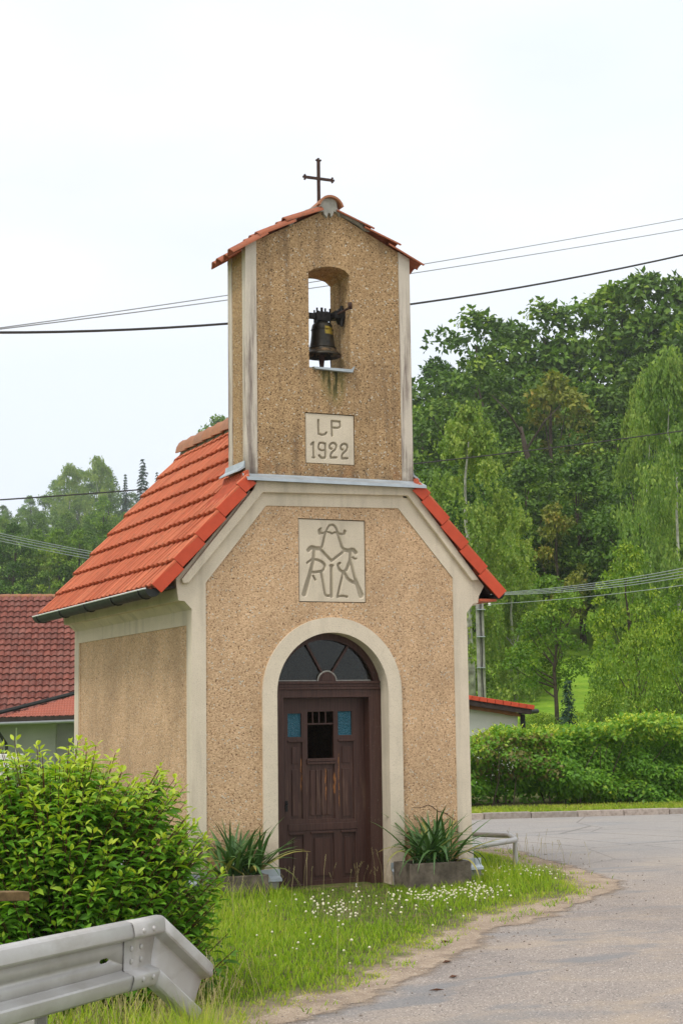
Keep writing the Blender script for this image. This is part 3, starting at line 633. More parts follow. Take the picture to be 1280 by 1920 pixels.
# --- door frame, fanlight, door
fo = [(-0.63, -0.02)] + arc(-0.02, 2.0, 0.618, 180, 0, 28) + [(0.59, -0.02), (0.46, -0.02), (0.46, 1.958), (-0.50, 1.958), (-0.50, -0.02)]
RG = 0.552; za = 2.125; xa = math.sqrt(RG ** 2 - 0.125 ** 2); aa = math.degrees(math.asin(0.125 / RG))
fan = [(-0.02 - xa, za), (-0.02 + xa, za)] + arc(-0.02, 2.0, RG, aa, 180 - aa, 24)[1:-1]
MB().prism([fo, fan], 0.17, 0.31).build('door_frame', M['door'], CH, label='dark brown arched timber door frame')
for z0, z1, y0 in ((2.038, 2.062, 0.150), (2.064, 2.094, 0.160), (2.096, 2.122, 0.145)): MB().box(-0.625, 0.585, y0, 0.169, z0, z1).build('transom_moulding', M['door'], CH, bevel=0.004)
FL = MB().prism([[(-0.02 - xa, za - 0.01), (-0.02 + xa, za - 0.01)] + arc(-0.02, 2.0, RG + 0.01, aa, 180 - aa, 24)[1:-1]], 0.212, 0.216).build('fanlight', M['glass'], CH, label='half-round fanlight glass above the door')
for p0, p1 in (((-0.055, 2.205), (-0.235, 2.515)), ((0.045, 2.205), (0.245, 2.500))):
    q = MB(); a, b = Vector((p0[0], 0, p0[1])), Vector((p1[0], 0, p1[1])); d = (b - a).normalized(); s_ = Vector((d.z, 0, -d.x))
    q.obox((a + b) / 2 + Vector((0, 0.198, 0)), d * (b - a).length / 2, Vector((0, 0.014, 0)), s_ * 0.011); q.build('glazing_bar', M['door'], FL, bevel=0.003)
q = MB().prism([arc(-0.005, 2.122, 0.098, 180, 0, 14)], 0.178, 0.211); q.build('fan_hub', M['door'], FL, bevel=0.004)
MB().prism([arc(-0.005, 2.126, 0.072, 180, 0, 14)], 0.170, 0.178).build('fan_hub', M['door'], FL)
q = MB().tube([(-0.005 + 0.104 * math.cos(R(a)), 0.190, 2.124 + 0.104 * math.sin(R(a))) for a in range(0, 181, 15)], 0.009, 6); q.build('hub_bead', M['mortar'], FL, label='pale putty bead round the hub')
q = MB().tube([(-0.02 - xa + 0.02, 0.205, za + 0.006), (-0.12, 0.205, za + 0.006)], 0.006, 5); q.tube([(0.11, 0.205, za + 0.006), (-0.02 + xa - 0.02, 0.205, za + 0.006)], 0.006, 5); q.build('putty_bead', M['mortar'], FL)

pn = [(-0.395, -0.244, 0.722, 1.500), (-0.184, 0.115, 0.710, 1.270), (0.168, 0.332, 0.699, 1.500), (-0.387, -0.240, 0.060, 0.560), (-0.151, 0.100, 0.090, 0.565), (0.191, 0.341, 0.100, 0.565)]
panes = [(-0.404, -0.253, 1.555, 1.796), (0.160, 0.318, 1.565, 1.812)]
op = (-0.184, 0.110, 1.332, 1.812)
rect = lambda a: [(a[0], a[2]), (a[1], a[2]), (a[1], a[3]), (a[0], a[3])]
DR = MB().prism([[(-0.498, -0.01), (0.458, -0.01), (0.458, 1.955), (-0.498, 1.955)]] + [rect(a) for a in pn + panes + [op]], 0.300, 0.345).build('door', M['door'], CH, label='peeling dark brown panelled door with a small barred hatch')
for i, a in enumerate(pn):
    MB().box(a[0] - 0.005, a[1] + 0.005, 0.318, 0.338, a[2] - 0.005, a[3] + 0.005).build('door_panel', M['door'], DR)
    subs = [(a[0] + 0.035, a[1] - 0.035, a[2] + 0.045, a[3] - 0.045)]
    if i in (0, 2): subs = [(a[0] + 0.038, a[1] - 0.038, a[2] + 0.03, a[3] - 0.28), (a[0] + 0.038, a[1] - 0.038, a[3] - 0.22, a[3] - 0.05)]
    if i == 1: w3 = (a[1] - a[0] - 0.05) / 4; subs = [(a[0] + 0.025 + w3 * k + 0.005, a[0] + 0.025 + w3 * (k + 1) - 0.005, a[2] + 0.04, a[3] - 0.06) for k in range(4)]
    for s_ in subs: MB().box(s_[0], s_[1], 0.306, 0.318, s_[2], s_[3]).build('raised_field', M['door'], DR, bevel=0.003)
    MB().box(a[0] - 0.012, a[1] + 0.012, 0.284, 0.299, a[3] + 0.001, a[3] + 0.022).build('panel_ledge', M['door'], DR, bevel=0.003)
MB().box(-0.41, 0.36, 0.289, 0.299, 0.600, 0.668).build('lock_rail', M['door'], DR, bevel=0.003)
MB().box(-0.20, 0.125, 0.280, 0.299, 1.300, 1.328).build('hatch_sill', M['door'], DR, bevel=0.003)
for a in panes: MB().box(a[0] - 0.004, a[1] + 0.004, 0.322, 0.328, a[2] - 0.004, a[3] + 0.004).build('blue_pane', M['blue_glass'], DR)
MB().box(op[0], op[1], 0.312, 0.328, 1.678, 1.694).build('hatch_bar', M['door'], DR)
for x in (-0.118, -0.046, 0.027): MB().box(x - 0.006, x + 0.006, 0.314, 0.326, 1.694, 1.812).build('hatch_bar', M['door'], DR)
q = MB().tube([(-0.425, 0.299, 0.875), (-0.425, 0.262, 0.875), (-0.470, 0.255, 0.845)], 0.008, 7); q.box(-0.440, -0.412, 0.292, 0.299, 0.80, 0.91); q.build('door_handle', M['black_iron'], DR)
MB().box(-0.655, 0.625, -0.035, 0.36, -0.09, -0.012).build('threshold', M['dark_concrete'], CH, label='worn stone threshold below the door')
MB().box(-0.50, 0.46, 0.285, 0.345, -0.012, 0.012).build('door_sill', M['wood'], CH)

# ------------------------------------------------------------------ the bell, hung in the opening
BL = thing('bell', 'dark bronze bell with a yellowed patch hanging in the belfry opening', 'bell', (0.023, 0.27, 5.56))
prof = [(0.0, 0.395), (0.035, 0.395), (0.060, 0.385), (0.092, 0.372), (0.108, 0.350), (0.114, 0.32), (0.118, 0.25), (0.126, 0.18), (0.138, 0.115), (0.153, 0.075), (0.174, 0.048), (0.198, 0.030), (0.202, 0.018), (0.197, 0.010), (0.180, 0.022), (0.150, 0.06), (0.120, 0.12), (0.105, 0.25), (0.095, 0.33), (0.0, 0.35)]
MB().lathe(prof, (0.023, 0.27, 5.567), 32).build('bell_body', M['bell'], BL, smooth=40)
for z, r in ((5.567 + 0.30, 0.119), (5.567 + 0.10, 0.148)): MB().tube([(0.023 + r * math.cos(a * math.pi / 12), 0.27 + r * math.sin(a * math.pi / 12), z) for a in range(25)], 0.004, 5, False).build('bell_band', M['bell'], BL)
q = MB().tube([(0.023, 0.27, 5.86), (0.015, 0.27, 5.62)], 0.010, 7); q.lathe([(0.0, -0.12), (0.014, -0.12), (0.022, -0.09), (0.030, -0.02), (0.034, 0.03), (0.020, 0.06), (0.0, 0.065)], (0.013, 0.27, 5.55), 12); q.build('clapper', M['rust'], BL, smooth=40)
q = MB().box(-0.238, 0.235, 0.245, 0.297, 5.985, 6.045); q.build('yoke_beam', M['black_iron'], BL, bevel=0.006)
q = MB().box(-0.045, 0.095, 0.225, 0.315, 5.965, 6.062); q.box(-0.020, 0.070, 0.24, 0.30, 5.94, 5.965)
for x in (-0.05, 0.0, 0.045, 0.10): q.tube([(x, 0.232, 5.93 if x in (-0.05, 0.10) else 6.0), (x, 0.232, 6.10)], 0.010, 6); q.tube([(x, 0.308, 5.95), (x, 0.308, 6.09)], 0.009, 6)
q.tube([(0.02, 0.27, 6.05), (0.02, 0.27, 6.115)], 0.014, 6); q.tube([(-0.055, 0.232, 5.93), (-0.055, 0.232, 5.965)], 0.018, 6); q.build('yoke_bracket', M['black_iron'], BL)
q = MB().lathe([(0.0, -0.09), (0.045, -0.075), (0.06, -0.03), (0.055, 0.06), (0.03, 0.09), (0.0, 0.10)], (0.215, 0.20, 6.01), 12); q.box(0.12, 0.235, 0.13, 0.27, 5.985, 6.06); q.tube([(0.20, 0.15, 5.90), (0.20, 0.15, 6.12)], 0.02, 8); q.build('bearing', M['black_iron'], BL)
q = MB().tube([(0.14, 0.16, 6.02), (0.215, -0.02, 6.062)], 0.012, 8); q.tube([(0.190, -0.045, 6.075), (0.228, -0.06, 6.078)], 0.038, 14); q.build('counterweight_arm', M['rust'], BL, smooth=40, label='rusty lever ending in a round weight')
MB().tube([(0.085, 0.24, 5.95), (0.10, 0.235, 5.56), (0.105, 0.23, 5.395)], 0.005, 5).build('bell_rope', M['black_iron'], BL)
# ================================================================== GROUND
xs = np.concatenate([np.linspace(-420, -45, 26), np.linspace(-40, 60, 101), np.linspace(66, 420, 30)])
ys = np.concatenate([np.linspace(-80, -32, 7), np.linspace(-28, 60, 89), np.linspace(62, 160, 50), np.linspace(170, 560, 34)])
GX, GY = np.meshgrid(xs, ys); GZ = terrain(GX, GY) - 0.03
sG, wG = sw(GX, GY)
GZ = GZ + (0.35 * np.sin(GX * 0.11) * np.cos(GY * 0.09)) * sstep(45, 90, wG)
idx = np.arange(GX.size).reshape(GX.shape)
m = NM('meadow_and_soil', 0.95, 0.1)
c = m.mix(m.ramp(m.noise(0.9, 6, 0.65), [(0.35, 0.0), (0.65, 1.0)]), (0.16, 0.32, 0.02), (0.30, 0.45, 0.035))
c = m.mix(m.ramp(m.noise(6, 4, 0.7), [(0.3, 0.5), (0.6, 0.0)]), c, (0.06, 0.13, 0.015)); m.col(c); m.bump(m.noise(7, 5, 0.7), 0.8, 0.06); M['meadow'] = m.m
g = link_obj('ground', np_mesh('ground', np.stack([GX, GY, GZ], -1).reshape(-1, 3), np.stack([idx[:-1, :-1], idx[:-1, 1:], idx[1:, 1:], idx[1:, :-1]], -1).reshape(-1, 4), M['meadow'], smooth=True))
tag(g, kind='structure')

# island boundary (world xy), the grass patch in which the chapel stands
BND = [(-3.95, -8.6), (-3.6, -7.4), (-3.5, -6.6), (-3.28, -6.04), (-2.99, -5.82), (-2.72, -5.67), (-2.26, -5.28), (-1.86, -4.91), (-1.24, -4.31), (-0.70, -3.70), (-0.24, -3.09), (0.26, -2.73), (0.75, -2.45), (1.25, -2.00), (1.84, -1.48), (2.30, -1.06), (2.66, -0.66), (2.86, -0.1), (3.0, 0.6), (3.25, 1.6), (3.5, 2.8), (3.6, 4.0), (3.3, 5.4), (2.4, 6.6), (0, 7.3), (-4, 7.8), (-9, 8), (-14, 7), (-16, 0), (-15, -8), (-12, -11.5), (-9.5, -13.0), (-7.2, -12.2), (-5.2, -10.6)]
BN = np.array(BND)
# densify with noise
pts = []
for i in range(len(BN)):
    a, b = BN[i], BN[(i + 1) % len(BN)]; n = max(2, int(np.hypot(*(b - a)) / 0.16))
    for k in range(n):
        t = k / n; p = a + (b - a) * t; pts.append(p + rng.normal(0, 0.03, 2))
BP = np.array(pts)
def vnoise(x, y, sc, seed=0):                            # cheap smooth noise 0..1
    r = np.random.default_rng(seed); v = 0
    for k in range(6):
        a = r.uniform(0, 6.28); f = sc * r.uniform(0.6, 1.7); v = v + np.sin((x * math.cos(a) + y * math.sin(a)) * f + r.uniform(0, 6.28))
    return np.clip(0.5 + v / 6.0, 0, 1)
def poly_in(x, y):
    x = np.asarray(x, float); y = np.asarray(y, float); c = np.zeros(x.shape, bool); n = len(BN); j = n - 1
    for i in range(n):
        xi, yi = BN[i]; xj, yj = BN[j]
        c ^= ((yi > y) != (yj > y)) & (x < (xj - xi) * (y - yi) / (yj - yi + 1e-12) + xi); j = i
    return c
def bdist(x, y):                                         # signed distance to a ragged island boundary
    x = np.asarray(x, float); y = np.asarray(y, float); d = np.full(x.shape, 1e9); n = len(BN)
    for i in range(n):
        a = BN[i]; b = BN[(i + 1) % n]; e = b - a; t = np.clip(((x - a[0]) * e[0] + (y - a[1]) * e[1]) / (e @ e), 0, 1)
        d = np.minimum(d, np.hypot(x - a[0] - t * e[0], y - a[1] - t * e[1]))
    d = np.where(poly_in(x, y), d, -d)
    return d - 0.22 * (vnoise(x, y, 3.5, 21) - 0.45) - 0.16 * (vnoise(x, y, 11, 22) - 0.5) - 0.07 * (vnoise(x, y, 30, 23) - 0.5)
def inside(x, y): return bdist(x, y) > 0.0
def gz(x, y):                                            # height of the grassy island
    d = bdist(x, y); return -0.035 + 0.045 * sstep(-0.25, 0.25, d) + 0.03 * sstep(0.2, 0.9, d) + 0.02 * np.sin(np.asarray(x) * 2.1 + 1) * np.sin(np.asarray(y) * 1.7) * sstep(0.3, 1.5, d)

# asphalt: one sheet from behind the camera to the far kerb
m = NM('worn_pinkish_asphalt', 0.9, 0.2)
stn = m.voro(110, 'Color'); sp = m.n('ShaderNodeSeparateColor'); m.t.links.new(stn, sp.inputs[0])
c = m.mix(sp.outputs[0], (0.265, 0.232, 0.208), (0.395, 0.335, 0.295))
c = m.mix(m.math('GREATER_THAN', sp.outputs[1], 0.955), c, (0.115, 0.105, 0.10))
c = m.mix(m.math('GREATER_THAN', sp.outputs[2], 0.965), c, (0.62, 0.55, 0.49))
c = m.mix(0.75, c, m.ramp(m.noise(0.55, 6, 0.62, dist=0.6), [(0.32, (0.68, 0.69, 0.72)), (0.5, (1.0, 0.99, 0.98)), (0.68, (1.12, 1.08, 1.02))]), 'MULTIPLY')
blue = m.ramp(m.noise(0.9, 3, 0.5, m.map((0.5, 1.6, 1), (0, 0, R(-28))), 0.8), [(0.56, 0.0), (0.64, 1.0)])
c = m.mix(m.math('MULTIPLY', blue, 0.65), c, (0.20, 0.205, 0.215))
dust = m.ramp(m.noise(0.8, 5, 0.65, m.map((0.7, 1.5, 1), (0, 0, R(-30))), 0.7), [(0.52, 0.0), (0.66, 1.0)])
c = m.mix(m.math('MULTIPLY', dust, 0.5), c, (0.46, 0.36, 0.26))
X, Y, Z = m.xyz()
farw = m.mr(m.math('ADD', m.math('MULTIPLY', X, HD.x), m.math('MULTIPLY', Y, HD.y)), -0.5, 5.0)
c = m.mix(m.math('MULTIPLY', farw, 0.62), c, m.mix(sp.outputs[1], (0.26, 0.25, 0.24), (0.44, 0.42, 0.40)))
lin = m.ramp(m.noise(1.0, 4, 0.6, m.map((0.25, 2.4, 1), (0, 0, R(-8)))), [(0.60, 0.0), (0.66, 1.0)])
c = m.mix(m.math('MULTIPLY', m.math('MULTIPLY', lin, farw), 0.45), c, (0.16, 0.155, 0.15))
crk2 = m.voro(0.55, 'Distance', m.map((1, 1, 1)), 'DISTANCE_TO_EDGE'); wig = m.math('ADD', crk2, m.math('MULTIPLY', m.noise(9, 3), 0.02))
c = m.mix(m.math('MULTIPLY', m.math('MULTIPLY', m.ramp(wig, [(0.012, 1.0), (0.020, 0.0)]), farw), 0.6), c, (0.12, 0.11, 0.10))
m.col(c); m.bump(m.math('ADD', m.voro(110), m.math('MULTIPLY', m.noise(28, 4, 0.7), 0.8)), 0.5, 0.006); M['asphalt'] = m.m
KW = 26.75                                                # depth of the far kerb (at the chapel's right edge)
ka = np.array(ground_at(885, 1536.5)[:2]); kb = np.array(ground_at(1280, 1525.5)[:2]); kd = (kb - ka) / np.hypot(*(kb - ka)); kn = np.array([-kd[1], kd[0]])
far_l = ka - kd * 16; far_r = kb + kd * 24
loop = [(-22, -40), (30, -40), (60, -10), tuple(far_r), tuple(far_l), (-22, 12)]
q = MB().prism([loop], -0.003, -0.012, 'z', back=False); q.v = [(x, y, z) for x, y, z in q.v]
road = q.build('road', M['asphalt']); tag(road, kind='structure')
# pavement strip of packed dust along the ragged grass edge
m = NM('sandy_dust', 0.97, 0.05)
c = m.mix(m.ramp(m.noise(3.0, 5, 0.7), [(0.35, 0.0), (0.65, 1.0)]), (0.27, 0.205, 0.155), (0.44, 0.345, 0.26))
c = m.mix(m.math('GREATER_THAN', m.noise(75, 2, 0.6), 0.62), c, (0.17, 0.13, 0.10)); c = m.mix(m.math('GREATER_THAN', m.noise(60, 2, 0.6, m.map((1, 1, 1), (1, 0, 0))), 0.66), c, (0.66, 0.58, 0.48))
al = m.ramp(m.math('MULTIPLY', m.attr('tint'), m.math('ADD', -0.25, m.math('ADD', m.math('MULTIPLY', m.noise(1.5, 5, 0.7), 1.7), m.math('MULTIPLY', m.noise(7.5, 5, 0.75), 0.8)))), [(0.30, 0.0), (0.52, 1.0)])
m.col(c); m.set(m.b.inputs['Alpha'], al); m.bump(m.noise(45, 4, 0.7), 0.7, 0.008); M['dust'] = m.m
nb = len(BP); cen = BP - np.roll(BP, 1, 0); tn = (np.roll(BP, -1, 0) - np.roll(BP, 1, 0)); tn /= np.hypot(tn[:, 0], tn[:, 1])[:, None]
nrm = np.stack([tn[:, 1], -tn[:, 0]], 1)                  # outward (boundary runs counter-clockwise)
bs = [(-0.45, 1.0, 0.002), (0.10, 0.80, 0.002), (0.26, 0.38, 0.002), (0.60, 0.0, 0.002)]
V = np.concatenate([np.concatenate([BP + nrm * d, np.full((nb, 1), z)], 1) for d, t, z in bs]); T = np.concatenate([np.full(nb, t) for d, t, z in bs])
Fq = np.concatenate([np.stack([np.arange(nb) + k * nb, (np.arange(nb) + 1) % nb + k * nb, (np.arange(nb) + 1) % nb + (k + 1) * nb, np.arange(nb) + (k + 1) * nb], 1) for k in range(3)])
sel = (V[Fq[:, 0], 1] < 4.5) & (V[Fq[:, 0], 0] > -6.2)
tag(link_obj('dusty_road_edge', np_mesh('dusty_road_edge', V, Fq[sel][:, ::-1], M['dust'], T)), kind='structure')
# grassy island soil
ix = np.arange(-16, 4.4, 0.07); iy = np.arange(-13.2, 8.2, 0.07); IX, IY = np.meshgrid(ix, iy); inn = bdist(IX, IY) > -0.3
IZ = gz(IX, IY); idx = np.arange(IX.size).reshape(IX.shape)
F = np.stack([idx[:-1, :-1], idx[:-1, 1:], idx[1:, 1:], idx[1:, :-1]], -1).reshape(-1, 4); keep = inn.reshape(-1)[F].any(1)
m = NM('turf_soil', 0.97, 0.05)
c = m.mix(m.ramp(m.noise(9, 5, 0.7), [(0.38, 0.0), (0.62, 1.0)]), (0.06, 0.095, 0.015), (0.15, 0.125, 0.06)); zz_ = m.math('ADD', m.xyz()[2], m.math('MULTIPLY', m.noise(8, 4, 0.7), 0.02)); c = m.mix(m.mr(zz_, 0.008, 0.026, 1, 0), c, m.mix(m.ramp(m.noise(7, 5, 0.7), [(0.35, 0.0), (0.65, 1.0)]), (0.24, 0.18, 0.13), (0.42, 0.33, 0.245))); m.col(c); m.bump(m.noise(30, 4, 0.7), 0.8, 0.02); M['turf'] = m.m
tag(link_obj('lawn', np_mesh('lawn', np.stack([IX, IY, IZ], -1).reshape(-1, 3), F[keep], M['turf'], smooth=True)), kind='structure')

# kerb stones and the verge beyond them
KR = thing('kerb', 'pinkish grey kerb of long stones along the far edge of the road', 'kerb', (float(ka[0]), float(ka[1]), 0))
m = NM('kerb_stone', 0.9, 0.2); c = m.mix(m.orand(), (0.36, 0.32, 0.28), (0.50, 0.42, 0.36)); c = m.mix(m.ramp(m.noise(14, 4, 0.7), [(0.35, 0.6), (0.6, 0.0)]), c, (0.19, 0.15, 0.12)); m.col(c); m.bump(m.noise(40, 3), 0.4, 0.006); M['kerb'] = m.m
km = MB(); km.box(-0.398, 0.398, 0, 0.13, -0.1, 0.095); kme = km.mesh('kerb_stone', M['kerb'], bevel=0.012)
L = float(np.hypot(*(far_r - far_l))); n = int(L / 0.81)
for i in range(n):
    p = far_l + kd * (0.81 * (i + 0.5)) + kn * 0.0
    mw = Matrix.Translation((p[0] - float(ka[0]), p[1] - float(ka[1]), random.uniform(-0.008, 0.006))) @ Matrix.Rotation(math.atan2(kd[1], kd[0]) + random.uniform(-0.006, 0.006), 4, 'Z')
    link_obj('kerb_stone', kme, KR, mw)
a0, b0 = far_l + kn * 0.12, far_r + kn * 0.12; a1, b1 = far_l + kn * 5.5, far_r + kn * 5.5
q = MB().add([(a0[0], a0[1], 0.07), (b0[0], b0[1], 0.07), (b1[0], b1[1], 0.16), (a1[0], a1[1], 0.16)], [(0, 1, 2, 3)]); tag(q.build('verge', M['turf']), kind='structure')

# ================================================================== GRASS BLADES
def blades(P, h, w, lean, tint, name, mat, seg=2):
    n = len(P); az = rng.uniform(0, 2 * np.pi, n); la = rng.uniform(0, 2 * np.pi, n)
    sx, sy = np.cos(az) * w * 0.5, np.sin(az) * w * 0.5; lx, ly = np.cos(la) * lean, np.sin(la) * lean
    z0 = np.zeros(n); V = []; T = []
    V.append(np.stack([P[:, 0] - sx, P[:, 1] - sy, P[:, 2]], 1)); V.append(np.stack([P[:, 0] + sx, P[:, 1] + sy, P[:, 2]], 1))
    V.append(np.stack([P[:, 0] + sx * 0.8 + lx * 0.35, P[:, 1] + sy * 0.8 + ly * 0.35, P[:, 2] + h * 0.55], 1)); V.append(np.stack([P[:, 0] - sx * 0.8 + lx * 0.35, P[:, 1] - sy * 0.8 + ly * 0.35, P[:, 2] + h * 0.55], 1))
    V.append(np.stack([P[:, 0] + lx, P[:, 1] + ly, P[:, 2] + h], 1))
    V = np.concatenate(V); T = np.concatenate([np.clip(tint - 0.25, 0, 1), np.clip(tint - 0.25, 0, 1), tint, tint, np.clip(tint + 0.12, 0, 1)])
    i = np.arange(n); F = np.concatenate([np.stack([i, i + n, i + 2 * n], 1), np.stack([i, i + 2 * n, i + 3 * n], 1), np.stack([i + 3 * n, i + 2 * n, i + 4 * n], 1)])
    return link_obj(name, np_mesh(name, V, F, mat, T))
N = 330000
x = rng.uniform(-7.6, 3.8, N); y = rng.uniform(-10.2, 4.6, N); s_, w_ = sw(x, y)
ok = inside(x, y) & (w_ > 5.5) & (np.abs(s_ / w_) < 0.26) & ~((x > -1.66) & (x < 1.66) & (y > -0.075) & (y < 4.75)) & ~((x > 0.57) & (x < 1.26) & (y > -0.5) & (y < -0.1)) & ~((x > -1.5) & (x < -0.9) & (y > -0.5) & (y < -0.1))
d = bdist(x, y); patch = vnoise(x, y, 2.6, 3); fine = vnoise(x, y, 9, 5)
ok &= rng.uniform(0, 1, N) < np.clip(0.22 + d * 2.4 + (fine - 0.5) * 0.6, 0, 1) * (0.30 + 0.85 * sstep(0.12, 0.5, patch))
x, y, d, patch, fine = x[ok], y[ok], d[ok], patch[ok], fine[ok]; n = len(x)
tall = sstep(1.7, 0.2, np.hypot((x + 4.0) / 1.25, (y + 7.0) / 1.15)) * 1.0 + 0.55 * sstep(1.6, 0.3, np.hypot(x - 2.35, y - 0.7)) + 0.5 * sstep(0.45, 0.0, np.abs(y + 0.5)) * (x < -0.75) * (x > -2.2)
tall = np.clip(tall + 0.6 * sstep(-5.6, -7.4, y), 0, 1); E_ = at(376, 1850, 7.7); tall = tall + 0.75 * sstep(0.75, 0.15, np.hypot(x - E_.x, y - E_.y))
h = (0.028 + 0.05 * rng.uniform(0, 1, n) ** 1.4) * (0.75 + 0.5 * patch) * (0.40 + 0.60 * sstep(0, 0.6, d)); h = h * (1 + tall * rng.uniform(0.6, 3.9, n))
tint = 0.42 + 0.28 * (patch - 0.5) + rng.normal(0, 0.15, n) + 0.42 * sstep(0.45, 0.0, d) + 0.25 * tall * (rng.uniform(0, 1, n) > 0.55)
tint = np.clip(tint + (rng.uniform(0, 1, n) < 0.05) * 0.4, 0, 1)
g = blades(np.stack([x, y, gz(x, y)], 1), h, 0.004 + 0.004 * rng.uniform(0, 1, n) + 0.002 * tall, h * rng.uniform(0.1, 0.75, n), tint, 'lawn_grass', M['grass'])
ne = 5200; pw_ = rng.uniform(6.3, 7.75, ne); pp_ = rng.normal(368, 36, ne) ; ok = (pp_ > 300) | (rng.uniform(0, 1, ne) < 0.25); pw_, pp_ = pw_[ok], pp_[ok]; pp_ = np.concatenate([pp_, rng.uniform(-20, 330, 2600)]); pw_ = np.concatenate([pw_, rng.uniform(6.4, 7.2, 2600) + 0.0]); ne = len(pp_)
ex, ey = wxy((pp_ - 640) / FPX * pw_, pw_); big_ = (pp_ > 300); he = np.where(big_, rng.uniform(0.24, 0.58, ne), rng.uniform(0.12, 0.30, ne)) * (1 - 0.35 * np.abs(pp_ - 372) / 110 * big_)
ke = inside(ex, ey); ex, ey, he = ex[ke], ey[ke], he[ke]; ne = len(ex)
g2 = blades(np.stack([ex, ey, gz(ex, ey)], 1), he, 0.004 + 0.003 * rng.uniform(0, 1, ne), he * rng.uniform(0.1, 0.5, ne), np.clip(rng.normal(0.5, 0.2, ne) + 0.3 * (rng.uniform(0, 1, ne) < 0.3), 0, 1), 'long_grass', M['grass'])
tag(g2, 'long unmown grass half burying the bent end of the crash barrier', 'grass', kind='stuff')
tag(g, 'bright green lawn around the chapel with long grass by the crash barrier', 'grass', kind='stuff')
# weeds creeping over the edge, and the strip beyond the kerb
n = 9500; k = rng.integers(0, nb, n); x = BP[k, 0] + nrm[k, 0] * rng.normal(0.0, 0.10, n); y = BP[k, 1] + nrm[k, 1] * rng.normal(0.0, 0.10, n) 
cl = vnoise(x, y, 7, 9) > 0.52; x, y = x[cl], y[cl]; n = len(x)
h = rng.uniform(0.015, 0.05, n); tag(blades(np.stack([x, y, np.full(n, 0.0)], 1), h, np.full(n, 0.009), h * 0.9, np.clip(rng.normal(0.62, 0.2, n), 0, 1), 'edge_weeds', M['grass']), 'low weeds creeping over the ragged edge of the road', 'weeds', kind='stuff')
n = 42000; t = rng.uniform(10, 34, n); u = rng.uniform(0.13, 1.6, n) ** 1.0; P = far_l + np.outer(t, kd) + np.outer(u, kn)
h = rng.uniform(0.02, 0.07, n); tag(blades(np.stack([P[:, 0], P[:, 1], np.full(n, 0.07)], 1), h, np.full(n, 0.012), h * 0.5, np.clip(rng.normal(0.62, 0.16, n) + 0.2 * (vnoise(P[:, 0], P[:, 1], 2, 4) - 0.5), 0, 1), 'verge_grass', M['grass']), 'short mown grass on the strip between kerb and hedge', 'grass', kind='stuff')
# seed-head stalks
n = 900; x = rng.normal(-3.95, 0.7, n); y = rng.normal(-6.9, 0.8, n); ok = inside(x, y); x, y = x[ok], y[ok]
x = np.concatenate([x, rng.uniform(-0.6, 0.5, 24), rng.normal(2.4, 0.45, 60), rng.uniform(-3.2, -1.0, 60)]); y = np.concatenate([y, rng.uniform(-0.28, -0.10, 24), rng.normal(0.8, 0.5, 60), rng.uniform(-3.4, -0.8, 60)]); n = len(x)
h = rng.uniform(0.20, 0.44, n); ln = h * rng.uniform(0.1, 0.4, n); a = rng.uniform(0, 6.28, n); q = MB()
for i in range(n):
    b = Vector((x[i], y[i], 0.0)); l_ = Vector((math.cos(a[i]), math.sin(a[i]), 0)) * ln[i]
    t1 = b + l_ * 0.3 + Vector((0, 0, h[i] * 0.6)); t2 = b + l_ + Vector((0, 0, h[i])); s3 = l_.normalized().cross(Vector((0, 0, 1))) * 0.0012
    q.add([b - s3, b + s3, t1 + s3, t1 - s3, t2 + s3, t2 - s3], [(0, 1, 2, 3), (3, 2, 4, 5)])
    for k in range(7):
        c = t1.lerp(t2, 0.62 + 0.38 * k / 6) + Vector((random.uniform(-1, 1), random.uniform(-1, 1), random.uniform(-0.5, 0.5))) * 0.006; w = 0.0035
        q.add([c + Vector((-w, 0, -w)), c + Vector((w, w, -w)), c + Vector((0, 0, 2.4 * w))], [(0, 1, 2)])
M['straw'] = mat_simple('straw_seed_head', (0.42, 0.36, 0.17), 0.9, 0.1, var=0.3, sc=15, bump=0)
o = link_obj('seed_heads', q.mesh('seed_heads', M['straw'], fix=False)); tag(o, 'straw coloured grass seed heads standing above the long grass', 'grass', kind='stuff')
# white clover in loose patches
spots = []
def cpatch(px, py, rx, ry, n):
    for _ in range(n):
        p = ground_at(px + random.gauss(0, rx), py + random.gauss(0, ry)); 
        if inside(p.x, p.y): spots.append((p.x, p.y))
for a_ in ((820, 1694, 45, 6, 85), (905, 1688, 32, 8, 75), (630, 1728, 26, 10, 48), (1000, 1648, 34, 6, 42), (935, 1645, 26, 6, 26), (560, 1790, 45, 14, 14), (740, 1720, 90, 14, 30), (600, 1700, 60, 12, 16)): cpatch(*a_)
q = MB()
for x_, y_ in spots:
    r_ = random.uniform(0.007, 0.0135); z_ = float(gz(x_, y_)) + random.uniform(0.04, 0.085)
    pr = [(0, -r_ * 0.7), (r_ * 0.75, -r_ * 0.5), (r_, 0.0), (r_ * 0.7, r_ * 0.6), (0, r_ * 0.85)]; q.lathe(pr, (x_, y_, z_), 6)
    q.add([(x_ - 0.0012, y_, z_ - 0.09), (x_ + 0.0012, y_, z_ - 0.09), (x_, y_, z_)], [(0, 1, 2)])
o = link_obj('clover_flowers', q.mesh('clover_flowers', M['clover'], fix=False)); tag(o, 'white clover flowers scattered in patches over the lawn', 'clover', kind='stuff')
